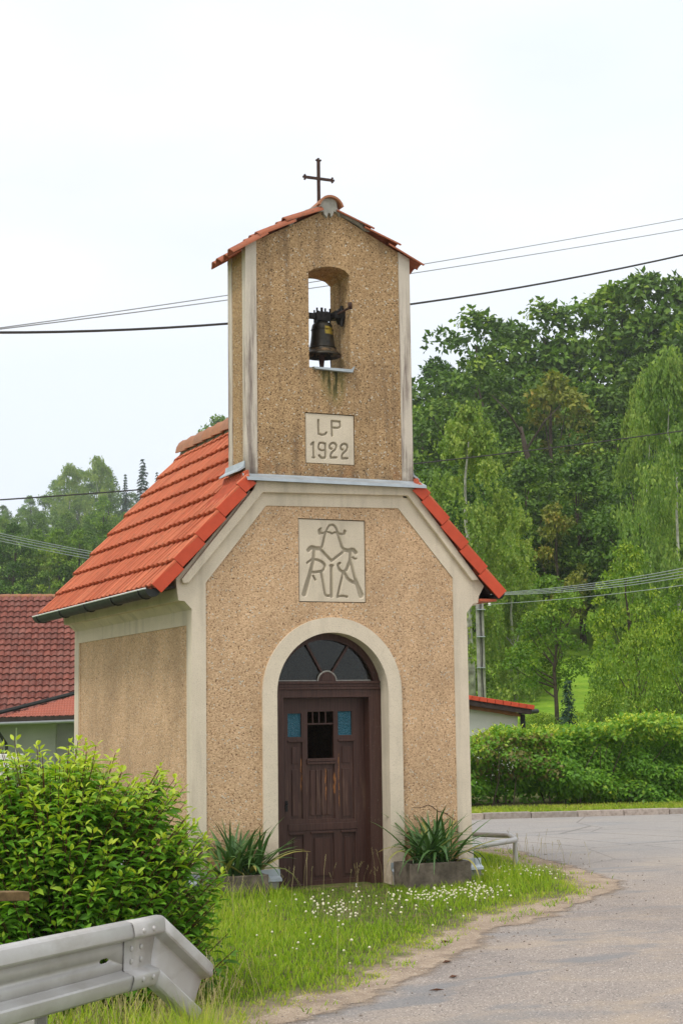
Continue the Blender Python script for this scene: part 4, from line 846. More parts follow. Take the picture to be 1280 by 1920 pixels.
# grit and small dead leaves on the road
q = MB()
for _ in range(1500):
    k = random.randrange(nb); p = BP[k] + nrm[k] * abs(random.gauss(0.25, 0.4)); r_ = random.uniform(0.004, 0.011)
    if p[1] < 4: q.lathe([(0, -r_), (r_, 0), (r_ * 0.5, r_ * 0.6), (0, r_ * 0.7)], (p[0], p[1], 0.001), 5)
o = link_obj('grit', q.mesh('grit', M['pebble'], fix=False)); tag(o, 'loose grit along the edge of the road', 'gravel', kind='stuff')
for px_, py_, L_, a_, lab in ((834, 1767, 0.10, 0.3, 'curled dark dead leaf on the road just below the clover'), (838, 1805, 0.09, 0.2, 'small dark dead leaf on the road left of centre'), (850, 1833, 0.08, 0.1, 'reddish brown dead leaf on the bare edge of the road'), (818, 1858, 0.11, -0.4, 'thin brown twig lying on the road edge')):
    p = ground_at(px_, py_); q = MB(); d_ = Vector((math.cos(a_), math.sin(a_), 0)); n_ = Vector((-d_.y, d_.x, 0))
    wd_ = 0.006 if 'twig' in lab else 0.022
    q.add([p - d_ * L_ / 2 + Vector((0, 0, .004)), p - n_ * wd_ + Vector((0, 0, .012)), p + d_ * L_ / 2 + Vector((0, 0, .008)), p + n_ * wd_ + Vector((0, 0, .016)), p + Vector((0, 0, .001))], [(0, 1, 4), (1, 2, 4), (2, 3, 4), (3, 0, 4)])
    tag(q.build('twig' if 'twig' in lab else 'dead_leaf', M['dead_leaf']), lab, 'twig' if 'twig' in lab else 'leaf')

# ================================================================== CRASH BARRIER
def wprofile():
    half = [(0.155, 0.0), (0.1545, 0.024), (0.151, 0.038), (0.143, 0.047), (0.130, 0.052), (0.105, 0.058), (0.091, 0.059), (0.084, 0.055), (0.068, 0.009), (0.062, 0.004)]
    return half + [(-z, n_) for z, n_ in half[::-1]]
PF = wprofile(); NV = 9                                      # index NV..NV+1 is the flat web
A0 = Vector(at(0, 1773, 6.30)); A1 = Vector(at(290, 1716, 7.60)); dr = (A1 - A0).normalized(); A0 = A0 - dr * 3.4
ze = Vector((0, 0, 1)); E1 = Vector(at(383, 1804, 7.95))
BR = thing('crash_barrier', 'galvanised steel crash barrier whose bent end dips into the long grass', 'crash barrier', (A1.x, A1.y, 0))
def frame(d):
    n_ = d.cross(ze).normalized()                            # towards the road
    if n_.dot(CAM - A1) < 0: n_ = -n_
    u_ = n_.cross(d).normalized(); u_ = u_ if u_.z > 0 else -u_
    return n_, u_
def wbeam(P, Q, d, off, mat, slots=(), miter=None, upv=None):
    n_, u_ = frame(d); q = MB(); L_ = (Q - P).length; npf = len(PF)
    top = PF[0][0]
    def pt(base, i, dd=0): z_, k_ = PF[i]; return base + u_ * (z_ - top) + n_ * (k_ + off)
    segs = max(1, int(L_ / 0.5)); rows_ = []
    for s2 in range(segs + 1):
        t = s2 / segs; row = []
        for i in range(npf):
            p = pt(P.lerp(Q, t), i)
            if miter is not None and s2 == 0:                # cut the start on the mitre plane
                p0, mn = miter; p = p + d * ((p0 - p).dot(mn) / d.dot(mn))
            if miter is not None and s2 == -1: pass
            row.append(p)
        rows_.append(row)
    vs = [p for r_ in rows_ for p in r_]; fs = []
    for s2 in range(segs):
        for i in range(npf - 1):
            if i == NV and slots: continue
            fs.append((s2 * npf + i, s2 * npf + i + 1, (s2 + 1) * npf + i + 1, (s2 + 1) * npf + i))
    q.add(vs, fs)
    if slots:                                                # web with real slot holes
        a_, b_ = pt(Vector((0, 0, 0)), NV), pt(Vector((0, 0, 0)), NV + 1); hz = (a_ - b_).length / 2; midw = (a_ + b_) / 2
        s_start = (rows_[0][NV] - (P + a_)).dot(d) if miter is not None else 0; s_st2 = (rows_[0][NV + 1] - (P + b_)).dot(d) if miter is not None else 0
        if u_.dot(a_) < u_.dot(b_): s_start, s_st2 = s_st2, s_start
        lp_ = [[Vector((s_st2, -hz, 0)), Vector((L_, -hz, 0)), Vector((L_, hz, 0)), Vector((s_start, hz, 0))]]
        for s0 in slots: lp_.append([Vector((s0 + 0.035 * math.cos(a) + 0.012 * (1 if math.cos(a) > 0 else -1), 0.011 * math.sin(a), 0)) for a in [i * math.pi / 6 for i in range(12)]])
        tr_ = tessellate_polygon(lp_); fl_ = [p for l in lp_ for p in l]
        q.add([P + midw + d * p.x + u_ * p.y for p in fl_], [tuple(t) for t in tr_])
    me = q.mesh('beam', mat, off=BR.location, fix=True, smooth=24)
    return me
def solid(me, name, lab, th=0.005):
    o = link_obj(name, me, BR); tag(o, lab); md = o.modifiers.new('sheet', 'SOLIDIFY'); md.thickness = th; md.offset = 0; return o
Lm = (A1 - A0).length; nn, uu = frame(dr); jx = Lm - 0.235
j1 = A0 + dr * jx
de = (E1 - A1).normalized(); mn = (dr + de).normalized()
def wb_end(P, Q, d, off, slots, miter_at_end):
    # beam whose END is cut on a mitre plane: build reversed
    return wbeam(Q, P, -d, off, M['galv'], slots, (miter_at_end[0], miter_at_end[1]))
solid(wbeam(A0, j1, dr, 0.0, M['galv'], (1.6, jx - 0.28)), 'beam', 'long straight W-profile rail')
solid(wb_end(j1 - dr * 0.10, A1, dr, 0.007, (), (A1, mn)), 'beam', 'short overlapping W-profile piece before the bend')
ne, ue = frame(de)
def ring(base, n_, u_, off, d=None):
    out = [base + u_ * (z_ - PF[0][0]) + n_ * (k_ + off) for z_, k_ in PF]
    return [p + d * ((A1 - p).dot(mn) / d.dot(mn)) for p in out] if d is not None else out
Ra, Rb = ring(A1, nn, uu, 0.007, dr), ring(E1, ne, ue, 0.007); q = MB(); npf = len(PF); sg_ = 6
q.add([pa.lerp(pb, k / sg_) for k in range(sg_ + 1) for pa, pb in zip(Ra, Rb)], [(k * npf + i, k * npf + i + 1, (k + 1) * npf + i + 1, (k + 1) * npf + i) for k in range(sg_) for i in range(npf - 1)])
solid(q.mesh('beam', M['galv'], off=BR.location, smooth=24), 'end_piece', 'bent end piece dipping into the grass')
q = MB()
for dx, z_ in ((-0.03, 0.108), (0.075, 0.108), (-0.055, 0.028), (0.045, 0.028), (-0.055, -0.028), (0.045, -0.028), (-0.03, -0.108), (0.075, -0.108)):
    dep = 0.056 if abs(z_) > 0.05 else 0.012
    if abs(z_) == 0.028: dep = 0.006
    p = j1 + dr * (dx + 0.02) + uu * (z_ - 0.155) + nn * (dep + 0.010); q = MB()
    q.tube([p - nn * 0.004, p + nn * 0.004, p + nn * 0.008], [0.0135, 0.0125, 0.006], 10); q.build('bolt', M['galv'], BR, smooth=40)
for s0 in (Lm - 1.02, Lm - 3.0):
    b = A0 + dr * s0 - nn * 0.07; q = MB(); zt = b.z - 0.02; zb = -0.1
    for o_, a_, b2 in ((Vector((0, 0, 0)), 0.055, 0.003), (dr * 0.052 - nn * 0.0, 0.003, 0.045), (dr * -0.052, 0.003, 0.045)):
        c_ = b + o_ + (Vector((0, 0, 0)) if a_ > 0.01 else -nn * 0.045 * 0)
        q.obox((c_.x, c_.y, (zt + zb) / 2), dr * a_, Vector((nn.x, nn.y, 0)) * b2, Vector((0, 0, (zt - zb) / 2)))
    q.build('post', M['galv'], BR, bevel=0.002)

# ================================================================== TUBULAR BARRIER BESIDE THE CHAPEL
pe = Vector(ground_at(967, 1632, 0.0)); RZ = pe.z + 0.36
def zpt(x, y, z): v = ground_at(x, y, z); return Vector(v)
c1 = zpt(966, 1575, RZ); l1 = zpt(878, 1589, RZ); l1 = c1 + (l1 - c1) * 1.12
l2 = zpt(880, 1563.5, RZ); c2 = zpt(955, 1566.5, RZ); l2 = c2 + (l2 - c2) * 1.3
TB = thing('tubular_barrier', 'low galvanised pipe barrier looping out from behind the chapel', 'barrier', (pe.x, pe.y, 0))
path = [l1] + [l1.lerp(c1, t) for t in (0.5, 0.86, 0.94)] + [c1 + (l1 - c1).normalized() * 0.04 + (c2 - c1).normalized() * 0.015, c1 + (c2 - c1).normalized() * 0.06, c1.lerp(c2, 0.5), c2 + (c1 - c2).normalized() * 0.06, c2 + (l2 - c2).normalized() * 0.05, c2.lerp(l2, 0.15), l2]
MB().tube(path, 0.031, 12).build('rail_pipe', M['galv'], TB, smooth=60)
pp = c1 + (c2 - c1).normalized() * 0.05
MB().tube([(pp.x, pp.y, -0.1), (pp.x, pp.y, RZ)], 0.027, 12).build('post', M['galv'], TB, smooth=60)
MB().tube([(l2.x, l2.y, -0.1), (l2.x, l2.y, RZ)], 0.027, 12).build('post', M['galv'], TB, smooth=60)
MB().tube([(l1.x + 0.1, l1.y, -0.1), (l1.x + 0.1, l1.y, RZ)], 0.024, 12).build('post', M['galv'], TB, smooth=60)

# ================================================================== PLANTERS AND YUCCAS
def planter(x0, x1, y0, y1, h, lab):
    P = thing('planter', lab, 'planter', ((x0 + x1) / 2, (y0 + y1) / 2, 0)); t = 0.05; q = MB()
    o = [(x0, y0), (x1, y0), (x1, y1), (x0, y1)]; i_ = [(x0 + t, y0 + t), (x1 - t, y0 + t), (x1 - t, y1 - t), (x0 + t, y1 - t)]
    q.prism([o, i_], -0.05, h, 'z'); me_o = q.build('trough', M['dark_concrete'], P, bevel=0.008)
    MB().box(x0 + t, x1 - t, y0 + t, y1 - t, -0.02, h - 0.03).build('soil', M['turf'], P)
def blade_mesh(base, az, L_, up, droop, w, tint0, seg=7):
    vs = []; T = []; p = Vector(base); el = up; d = Vector((math.cos(az), math.sin(az), 0)); side = Vector((-d.y, d.x, 0))
    for k in range(seg + 1):
        t = k / seg; ww = w * (0.55 + 0.9 * t if t < 0.35 else (0.87 - 0.0 * t) * (1 - ((t - 0.35) / 0.65) ** 1.8) + 0.02)
        dv = d * math.cos(el) + Vector((0, 0, math.sin(el))); nv = side.cross(dv)
        vs += [p - side * ww / 2 + nv * ww * 0.22, p - nv * ww * 0.05, p + side * ww / 2 + nv * ww * 0.22]; tt = tint0 + (0.5 if t > 0.9 else 0) * random.random(); T += [tt + 0.12, tt, tt + 0.12]
        p = p + dv * L_ / seg; el -= droop / seg * (1 if t < 0.4 else 2.2)
    fs = []
    for k in range(seg): a = k * 3; fs += [(a, a + 1, a + 4, a + 3), (a + 1, a + 2, a + 5, a + 4)]
    return vs, fs, T
def yucca(cx_, cy_, z_, rx, n, lab, mx=0.66):
    Y = thing('yucca', lab, 'yucca', (cx_, cy_, z_))
    for i in range(n):
        u = (i + 0.5) / n; az = i * 2.39996 + random.uniform(-0.2, 0.2); out = math.sqrt(u)
        base = (random.uniform(-rx, rx), random.uniform(-0.09, 0.09), 0.0); up = R(88 - 58 * out + random.uniform(-9, 9)); L_ = random.uniform(0.62, 1.0) * mx * (0.92 + 0.15 * out)
        dr_ = R(random.choice((6, 10, 18, 30, 62)) + 32 * out * random.random()); t0 = 0.10 + 0.30 * random.random() + (0.45 if out > 0.86 and random.random() < 0.45 else 0)
        if math.sin(az) > 0.3 and up < R(55): up = R(58)      # leaves at the back stand up against the wall
        vs, fs, T = blade_mesh(base, az, L_, up, dr_, random.uniform(0.034, 0.052), t0)
        me = bpy.data.meshes.new('leaf'); me.from_pydata(vs, [], fs); me.materials.append(M['yucca']); me.shade_smooth()
        at_ = me.attributes.new('tint', 'FLOAT', 'POINT'); at_.data.foreach_set('value', T); link_obj('leaf', me, Y)
planter(0.575, 1.27, -0.50, -0.12, 0.285, 'weathered concrete trough planter right of the chapel door')
planter(-1.50, -0.93, -0.50, -0.12, 0.265, 'weathered concrete trough planter left of the chapel door')
yucca(0.94, -0.30, 0.26, 0.20, 92, 'upright green yucca in the planter right of the chapel door', 0.78)
yucca(-1.16, -0.30, 0.24, 0.19, 92, 'sprawling yellow-tipped yucca in the planter left of the chapel door', 0.70)
# small white candle holder at the door foot
for k, (x_, lab) in enumerate(((0.205, 'small white bottle standing on the threshold at the foot of the door'), (0.245, 'squat round white figurine on the threshold beside the bottle'))):
    t_ = thing('bottle' if k == 0 else 'figurine', lab, 'bottle' if k == 0 else 'figurine', (x_, -0.01, -0.012))
    if k == 0: MB().lathe([(0, 0), (0.010, 0), (0.011, 0.05), (0.006, 0.062), (0.006, 0.075), (0, 0.075)], (x_, -0.01, -0.012), 10).build('body', M['porcelain'], t_, smooth=40); MB().lathe([(0, 0), (0.0075, 0), (0.0075, 0.010), (0, 0.010)], (x_, -0.01, 0.063), 8).build('cap', M['porcelain'], t_)
    else: MB().lathe([(0, 0), (0.015, 0.003), (0.018, 0.018), (0.010, 0.034), (0, 0.038)], (x_, -0.01, -0.012), 10).build('body', M['porcelain'], t_, smooth=40); MB().lathe([(0, 0), (0.009, 0.004), (0.009, 0.012), (0, 0.018)], (x_, -0.01, 0.024), 8).build('head', M['porcelain'], t_, smooth=40)
# ================================================================== FOLIAGE
def leaf_quads(P, D, Nn, L, W, tint, fold=0.0, curl=0.0):
    """P base, D long axis, Nn normal (all (n,3)), L, W lengths -> 6-vertex pointed leaves (4 tris as 2 quads each side of midrib)"""
    D = D / np.linalg.norm(D, axis=1)[:, None]; B = np.cross(Nn, D); B /= (np.linalg.norm(B, axis=1)[:, None] + 1e-9); N2 = np.cross(D, B); n = len(P)
    L = np.asarray(L)[:, None]; W = np.asarray(W)[:, None]
    v0 = P; v1 = P + D * L * 0.42 + B * W * 0.5 + N2 * W * fold; v2 = P + D * L - N2 * L * curl; v3 = P + D * L * 0.42 - B * W * 0.5 + N2 * W * fold
    V = np.stack([v0, v1, v2, v3], 1).reshape(-1, 3); i = np.arange(n)[:, None] * 4
    F = np.concatenate([i + np.array([[0, 1, 2]]), i + np.array([[0, 2, 3]])]); return V, F, np.repeat(tint, 4)
def leaf6(P, D, Nn, L, W, tint, curl=0.18):
    D = D / np.linalg.norm(D, axis=1)[:, None]; B = np.cross(Nn, D); B /= (np.linalg.norm(B, axis=1)[:, None] + 1e-9); N2 = np.cross(D, B); n = len(P)
    L = np.asarray(L)[:, None]; W = np.asarray(W)[:, None]; up = W * 0.16
    m1 = P + D * L * 0.33 + N2 * L * curl * 0.22; m2 = P + D * L * 0.68 + N2 * L * curl * 0.05; tip = P + D * L - N2 * L * curl * 0.55
    vs = [P, m1 + B * W * 0.46 + N2 * up, m2 + B * W * 0.36 + N2 * up, tip, m2 - B * W * 0.36 + N2 * up, m1 - B * W * 0.46 + N2 * up, m1, m2]
    V = np.stack(vs, 1).reshape(-1, 3); i = np.arange(n)[:, None] * 8
    F = np.concatenate([i + np.array([f]) for f in ([0, 1, 6], [0, 6, 5], [1, 2, 7], [1, 7, 6], [6, 7, 4], [6, 4, 5], [2, 3, 7], [7, 3, 4])]); return V, F, np.repeat(tint, 8)
def unit(n, r_):
    v = r_.normal(size=(n, 3)); return v / np.linalg.norm(v, axis=1)[:, None]

def crown_broad(seed, H, Rr, z0, nc, nl, ls, mat, egg=0.5, cr_=0.26, flat=0.62, tbase=0.45):
    """a crown of leafy boughs: returns mesh and bough centres"""
    r_ = np.random.default_rng(seed); t = r_.uniform(0.02, 1, nc); a = r_.uniform(0, 2 * np.pi, nc)
    prof = np.sin(np.pi * np.clip(t, 0, 1) ** (0.5 + egg * 0.5)) ** 0.6 * (1.0 - 0.25 * t)
    lob = 1 + 0.22 * np.sin(a * 3 + seed) + 0.15 * np.sin(a * 5 + 2 * seed + t * 6)
    rad = Rr * prof * lob * r_.uniform(0.35, 1.0, nc) ** 0.5
    C = np.stack([rad * np.cos(a), rad * np.sin(a), z0 + (H - z0) * t * 0.97], 1)
    rc = Rr * cr_ * r_.uniform(0.6, 1.35, nc) * (1 - 0.35 * t); per = np.maximum(8, (nl * rc ** 2 / (rc ** 2).sum()).astype(int))
    k = np.repeat(np.arange(nc), per); n = len(k); U = unit(n, r_); U[:, 2] = np.where(U[:, 2] < -0.35, -U[:, 2], U[:, 2])
    rr = rc[k] * (0.55 + 0.55 * r_.uniform(0, 1, n) ** 0.5) * (1 + 0.30 * np.sin(U[:, 0] * 5 + k) * np.sin(U[:, 1] * 5 + 2 * k))
    P = C[k] + U * rr[:, None] * np.array([1, 1, flat]); P[:, 2] -= 0.25 * rc[k] * (U[:, 0] ** 2 + U[:, 1] ** 2)
    N_ = U * 0.5 + unit(n, r_) * 0.55 + np.array([0, 0, 0.45]); D = unit(n, r_) * 0.8 + U * 0.5 + np.array([0, 0, -0.35])
    ct_ = r_.normal(0, 0.13, nc); tint = np.clip(tbase + ct_[k] + r_.normal(0, 0.13, n), 0, 1)
    L = ls * r_.uniform(0.6, 1.3, n); V, F, T = leaf_quads(P, D, N_, L, L * 0.62, tint, 0.12, 0.1)
    return np_mesh('crown', V, F, mat, T), C, rc
def trunk_mesh(seed, H, r0, C, mat, nlimb=9, z0=0.2, name='trunk', fork=None):
    r_ = random.Random(seed); q = MB(); pts = [Vector((0, 0, -0.4))]; nseg = 7
    for i in range(1, nseg + 1): pts.append(Vector((r_.uniform(-1, 1) * 0.025 * H * (i / nseg), r_.uniform(-1, 1) * 0.025 * H * (i / nseg), H * 0.86 * i / nseg)))
    q.tube(pts, [r0 * (1 - 0.85 * i / nseg) for i in range(nseg + 1)], 7)
    idx_ = list(range(len(C))); r_.shuffle(idx_)
    for i in idx_[:nlimb]:
        e = Vector(C[i]); t = max(0.12, min(0.8, (e.z / H) * 0.62)); kk = t * nseg / 0.86; j = int(min(kk, nseg - 1)); b = pts[j].lerp(pts[j + 1], kk - j)
        mid = b.lerp(e, 0.5) + Vector((0, 0, -0.06 * (e - b).length)); rb = r0 * (1 - 0.85 * t) * 0.5
        q.tube([b, mid, e], [rb, rb * 0.6, rb * 0.2], 5, False)
    return q.mesh(name, mat, smooth=True)
def make_tree(label, cat, group, crown, trunk, nm='broadleaf_tree'):
    o = thing(nm, label, cat, (0, 0, 0), group=group); link_obj('trunk', trunk, o); link_obj('crown', crown, o); return o
def put(o, s_, w_, sc=1.0, rz=None, scz=None, dz=-0.1):
    x_, y_ = wxy(s_, w_); o.location = (x_, y_, float(terrain(np.array([x_]), np.array([y_]))[0]) + dz)
    o.rotation_euler = (0, 0, random.uniform(0, 6.28) if rz is None else rz); o.scale = (sc, sc, scz or sc); return o

def crown_birch(seed, H, Rr, z0, ns, per, ls, mat, tb=0.5):
    r_ = np.random.default_rng(seed); t = r_.uniform(0, 1, ns) ** 0.85; a = r_.uniform(0, 2 * np.pi, ns)
    nbh = 95; tb_ = r_.uniform(0, 1, nbh); ab_ = r_.uniform(0, 2 * np.pi, nbh); pb_ = np.where(tb_ < 0.3, 0.72 + tb_ * 0.9, np.sqrt(np.clip(1 - ((tb_ - 0.3) / 0.7) ** 1.7, 0, 1)) * 0.98 + 0.02)
    rb_ = Rr * pb_ * (1 + 0.20 * np.sin(ab_ * 3 + seed)) * r_.uniform(0.25, 1.0, nbh) ** 0.5; kb_ = r_.integers(0, nbh, ns); sg = Rr * 0.17 * (1 - 0.45 * tb_[kb_])
    Cb = np.stack([rb_ * np.cos(ab_), rb_ * np.sin(ab_), z0 + (H - z0) * tb_ * 0.97], 1); S0 = Cb[kb_] + r_.normal(0, 1, (ns, 3)) * sg[:, None] * np.array([1, 1, 0.9]); t = tb_[kb_]; a = np.arctan2(S0[:, 1], S0[:, 0]); k = np.repeat(np.arange(ns), per); u = np.tile(np.arange(per) / per, ns); n = len(k)
    dl = (0.25 + 0.9 * r_.uniform(0, 1, ns)) * H * 0.085 * (1 - 0.6 * t)
    out = np.stack([np.cos(a), np.sin(a), np.zeros(ns)], 1)
    P = S0[k] + out[k] * (u * (0.22 * dl[k]))[:, None]; P[:, 2] -= (u ** 1.3) * dl[k]; P += r_.normal(0, 0.05 * Rr * 0.35, (n, 3))
    D = unit(n, r_) * 0.6 + np.array([0, 0, -1.0]); N_ = out[k] * 0.6 + unit(n, r_) * 0.7 + np.array([0, 0, 0.3])
    ct_ = r_.normal(0, 0.14, ns); tint = np.clip(tb + 0.6 * ct_[k] + 0.12 * np.sin(a[k] * 2 + t[k] * 9) + r_.normal(0, 0.12, n), 0, 1)
    L = ls * r_.uniform(0.6, 1.25, n); V, F, T = leaf_quads(P, D, N_, L, L * 0.6, tint, 0.1, 0.1)
    return np_mesh('crown', V, F, mat, T), S0
def crown_spruce(seed, H, Rr, z0, mat, ls):
    r_ = np.random.default_rng(seed); Pn = []; Dn = []; lay = int(max(16, H * 1.9))
    for i in range(lay):
        t = i / lay; z = z0 + (H - z0) * t; R_ = Rr * (1 - t) ** 0.85 + 0.12; nb_ = int(9 + 9 * (1 - t))
        for j in range(nb_):
            a = r_.uniform(0, 6.28); rl = R_ * r_.uniform(0.7, 1.08); m_ = int(6 + 14 * rl / Rr)
            u = r_.uniform(0.12, 1, m_); x_ = np.cos(a) * rl * u; y_ = np.sin(a) * rl * u; z_ = z - 0.38 * rl * u ** 1.4 + r_.uniform(-0.08, 0.08, m_)
            sp_ = r_.normal(0, 0.10 * rl, m_); Pn.append(np.stack([x_ - np.sin(a) * sp_, y_ + np.cos(a) * sp_, z_], 1)); Dn.append(np.stack([np.cos(a) + r_.normal(0, .5, m_), np.sin(a) + r_.normal(0, .5, m_), np.full(m_, -0.5)], 1))
    P = np.concatenate(Pn); D = np.concatenate(Dn); n = len(P); L = ls * r_.uniform(0.6, 1.2, n)
    V, F, T = leaf_quads(P, D, unit(n, r_) * 0.5 + np.array([0, 0, 0.8]), L, L * 0.45, np.clip(r_.normal(0.5, 0.2, n), 0, 1)); return np_mesh('crown', V, F, mat, T)

# ---- prototype meshes
def broad(seed, H, Rr, z0, nc, nl, ls, mat, bark='bark', r0=0.3, nlimb=10, **k):
    c_, C_, rc_ = crown_broad(seed, H, Rr, z0, nc, nl, ls, M[mat], **k); return c_, trunk_mesh(seed, H, r0, C_, M[bark], nlimb)
OAK = [broad(21 + i, 17, 5.0, 3.0, 78, 8200, 0.42, 'leaf_oak', r0=0.32, cr_=0.27) for i in range(3)]
BEE = [broad(31 + i, 16, 4.6, 2.6, 80, 8200, 0.40, 'leaf_beech', r0=0.30, cr_=0.25) for i in range(3)]
YEL = broad(41, 13, 3.6, 3.0, 46, 3600, 0.36, 'leaf_copper', r0=0.24, cr_=0.22)
def birch(seed, H, Rr, z0, ns, per, ls, tb=0.5):
    c_, S_ = crown_birch(seed, H, Rr, z0, ns, per, ls, M['leaf_birch'], tb); return c_, trunk_mesh(seed, H, 0.16, S_[:: max(1, ns // 40)], M['bark_birch'], 2)
BIR = birch(51, 12, 1.75, 0.6, 2300, 14, 0.13, 0.60)
BIRF = birch(52, 16, 3.4, 1.5, 2200, 12, 0.22, 0.60)
SPR = (crown_spruce(61, 16, 3.0, 1.5, M['leaf_spruce'], 0.55), trunk_mesh(61, 16, 0.25, [(0, 0, 9)], M['bark'], 1))

# ---- wood on the right-hand slope
def zs(px, w_): return (px - 640) / FPX * w_
ORD = 'first second third fourth fifth sixth seventh eighth ninth tenth eleventh twelfth thirteenth fourteenth fifteenth sixteenth'.split()
def wood(rows_, group, labels):
    for (w_, x0, x1, step, hs), rn in zip(rows_, ('in the topmost row', 'in the second row', 'in the middle row', 'in the fourth row', 'in the fifth row', 'in the sixth row')):
        cnt = 0
        px_ = x0
        while px_ < x1:
            kind = random.random() * (0.62 if w_ < 100 and 'right' in group else (2.2 if 'left' in group else 1)); src = random.choice(OAK) if kind < 0.55 else random.choice(BEE)
            lab = (labels[0] if kind < 0.55 else labels[1]) % (rn, ORD[cnt]); cnt += 1
            f = first.get((group, kind < 0.55)); 
            o = make_tree(lab, 'tree', group, src[0], src[1])
            h_ = hs(px_) * (random.uniform(0.97, 1.02) if rn.endswith('topmost row') else random.uniform(0.93, 1.05)); ww = w_ + random.uniform(-2.5, 2.5); s_ = zs(px_, ww)
            x_, y_ = wxy(s_, ww); g_ = float(terrain(np.array([x_]), np.array([y_]))[0]); H_ = 17 if kind < 0.55 else 16
            sc = max(0.55, (h_ - g_) / H_); put(o, s_, ww, sc * random.uniform(0.9, 1.08), scz=sc)
            px_ += step * random.uniform(0.8, 1.2)
first = {}
def ztop_at(px, y, w_): return CAM.z + (1330 - (px - 640) * 0.0134 - y) / FPX * w_
sky_r = lambda px: np.interp(px, [740, 775, 830, 880, 950, 1010, 1060, 1100, 1150, 1190, 1280, 1400], [735, 700, 650, 606, 568, 582, 548, 575, 530, 512, 492, 470])
WL = ('dark green tree %s of the right-hand wood, %s from left', 'mid green tree %s of the right-hand wood, %s from left')
wood([(118, 745, 1420, 66, lambda p: ztop_at(p, sky_r(p), 118)), (106, 790, 1420, 100, lambda p: ztop_at(p, sky_r(p) + 95, 106)),
      (95, 760, 1420, 95, lambda p: ztop_at(p, sky_r(p) + 190 + 0.10 * (p - 760), 95)), (86, 790, 1420, 96, lambda p: ztop_at(p, 905, 86)), (78, 800, 1420, 100, lambda p: ztop_at(p, 1010, 78))],
     'trees of the wood on the right-hand slope', WL)
for k in range(9):
    px_ = 470 + 33 * k; src = OAK[k % 3] if k % 2 else BEE[k % 3]; o = make_tree('broadleaf tree mostly hidden behind the chapel, %s from left' % ORD[k], 'tree', 'trees hidden behind the chapel', src[0], src[1]); w_ = 116 + (k * 7) % 11
    x_, y_ = wxy(zs(px_, w_), w_); g_ = float(terrain(np.array([x_]), np.array([y_]))[0]); sc = max(0.5, (ztop_at(px_, 860 - 10 * k, w_) - g_) / 17); put(o, zs(px_, w_), w_, sc * 1.15, scz=sc)
def solo(src, label, cat, px, ytop, w_, nm='broadleaf_tree', H_=17.0, wid=1.0, rz=None, gy=None):
    o = make_tree(label, cat, None, src[0], src[1], nm); s_ = zs(px, w_); x_, y_ = wxy(s_, w_); g_ = float(terrain(np.array([x_]), np.array([y_]))[0])
    sc = (ztop_at(px, ytop, w_) - g_) / H_; put(o, s_, w_, sc * wid, scz=sc, rz=rz); return o
solo(YEL, 'half-bare tree with yellow and brown leaves in the middle of the wood', 'tree', 1040, 690, 100, H_=13, wid=0.95, rz=1.0)
solo((YEL[0], YEL[1]), 'small yellowing tree low at the edge of the wood behind the birch', 'tree', 1045, 940, 76, H_=13, wid=0.8, rz=3.0)
q = MB().tube([at(975, 800, 92), at(985, 845, 92), at(997, 885, 92), at(1003, 1010, 92)], [0.10, 0.16, 0.19, 0.22], 7); o = thing('dead_tree', 'pale bare leaning trunk showing in a gap of the wood', 'tree', tuple(at(1003, 1010, 92)))
q.build('trunk', M['bark'], o, smooth=True)
MB().tube([at(978, 815, 92), at(950, 770, 91), at(920, 740, 91)], [0.08, 0.05, 0.02], 5).build('branch', M['bark'], o); MB().tube([at(985, 845, 92), at(1020, 790, 91), at(1050, 760, 91)], [0.08, 0.05, 0.02], 5).build('branch', M['bark'], o)
solo(BIR, 'tall slender birch with hanging twigs just right of the bell gable', 'tree', 878, 742, 56, 'birch_tree', 12.0, 1.12)
solo(BIR, 'second birch with a rounded top standing lower behind the right eaves', 'tree', 955, 925, 60, 'birch_tree', 12.0, 1.25)
solo(BIR, 'shorter birch hanging over the white shed', 'tree', 960, 1040, 58, 'birch_tree', 12.0, 1.3)
solo(BIRF, 'big pale weeping birch at the right edge of the photo', 'tree', 1268, 640, 66, 'birch_tree', 16.0, 0.72)
solo(BIRF, 'pale weeping birch left of the big one with its top lower down', 'tree', 1222, 690, 71, 'birch_tree', 16.0, 0.50)
NB1 = broad(71, 7, 2.5, 1.7, 60, 9000, 0.17, 'leaf_beech', r0=0.13, cr_=0.25, nlimb=14, tbase=0.5)
NB2 = broad(72, 7, 2.3, 1.5, 66, 11000, 0.15, 'leaf_beech', r0=0.13, cr_=0.24, nlimb=14, tbase=0.62)
NB3 = broad(73, 4, 3.0, 0.25, 70, 12000, 0.14, 'leaf_beech', r0=0.10, cr_=0.25, nlimb=18, tbase=0.55)
def orchard(src, label, px, ytop, w_, H_, wid, cat='tree', nm='fruit_tree'): return solo(src, label, cat, px, ytop, w_, nm, H_, wid)
orchard(NB1, 'fruit tree with a dark forked trunk in front of the bright meadow', 1035, 1075, 50, 7.0, 0.88)
orchard(NB2, 'round light green fruit tree standing above the shrubs at the right', 1172, 1015, 46, 7.0, 0.72)
orchard(NB2, 'pale green fruit tree cut by the right edge of the photo', 1290, 1060, 49, 7.0, 0.8)
orchard(NB3, 'broad leafy shrub behind the right half of the hedge', 1190, 1180, 40, 4.0, 0.50, 'shrub', 'shrub')
orchard(NB3, 'dense shrub filling the right edge behind the hedge', 1288, 1150, 38, 4.0, 0.50, 'shrub', 'shrub')
orchard(NB3, 'low shrub behind the hedge under the fruit tree', 1000, 1335, 41, 4.0, 1.0, 'shrub', 'shrub')
orchard(NB3, 'low shrub with yellow tips behind the middle of the hedge', 1118, 1300, 37.5, 4.0, 0.62, 'shrub', 'shrub')
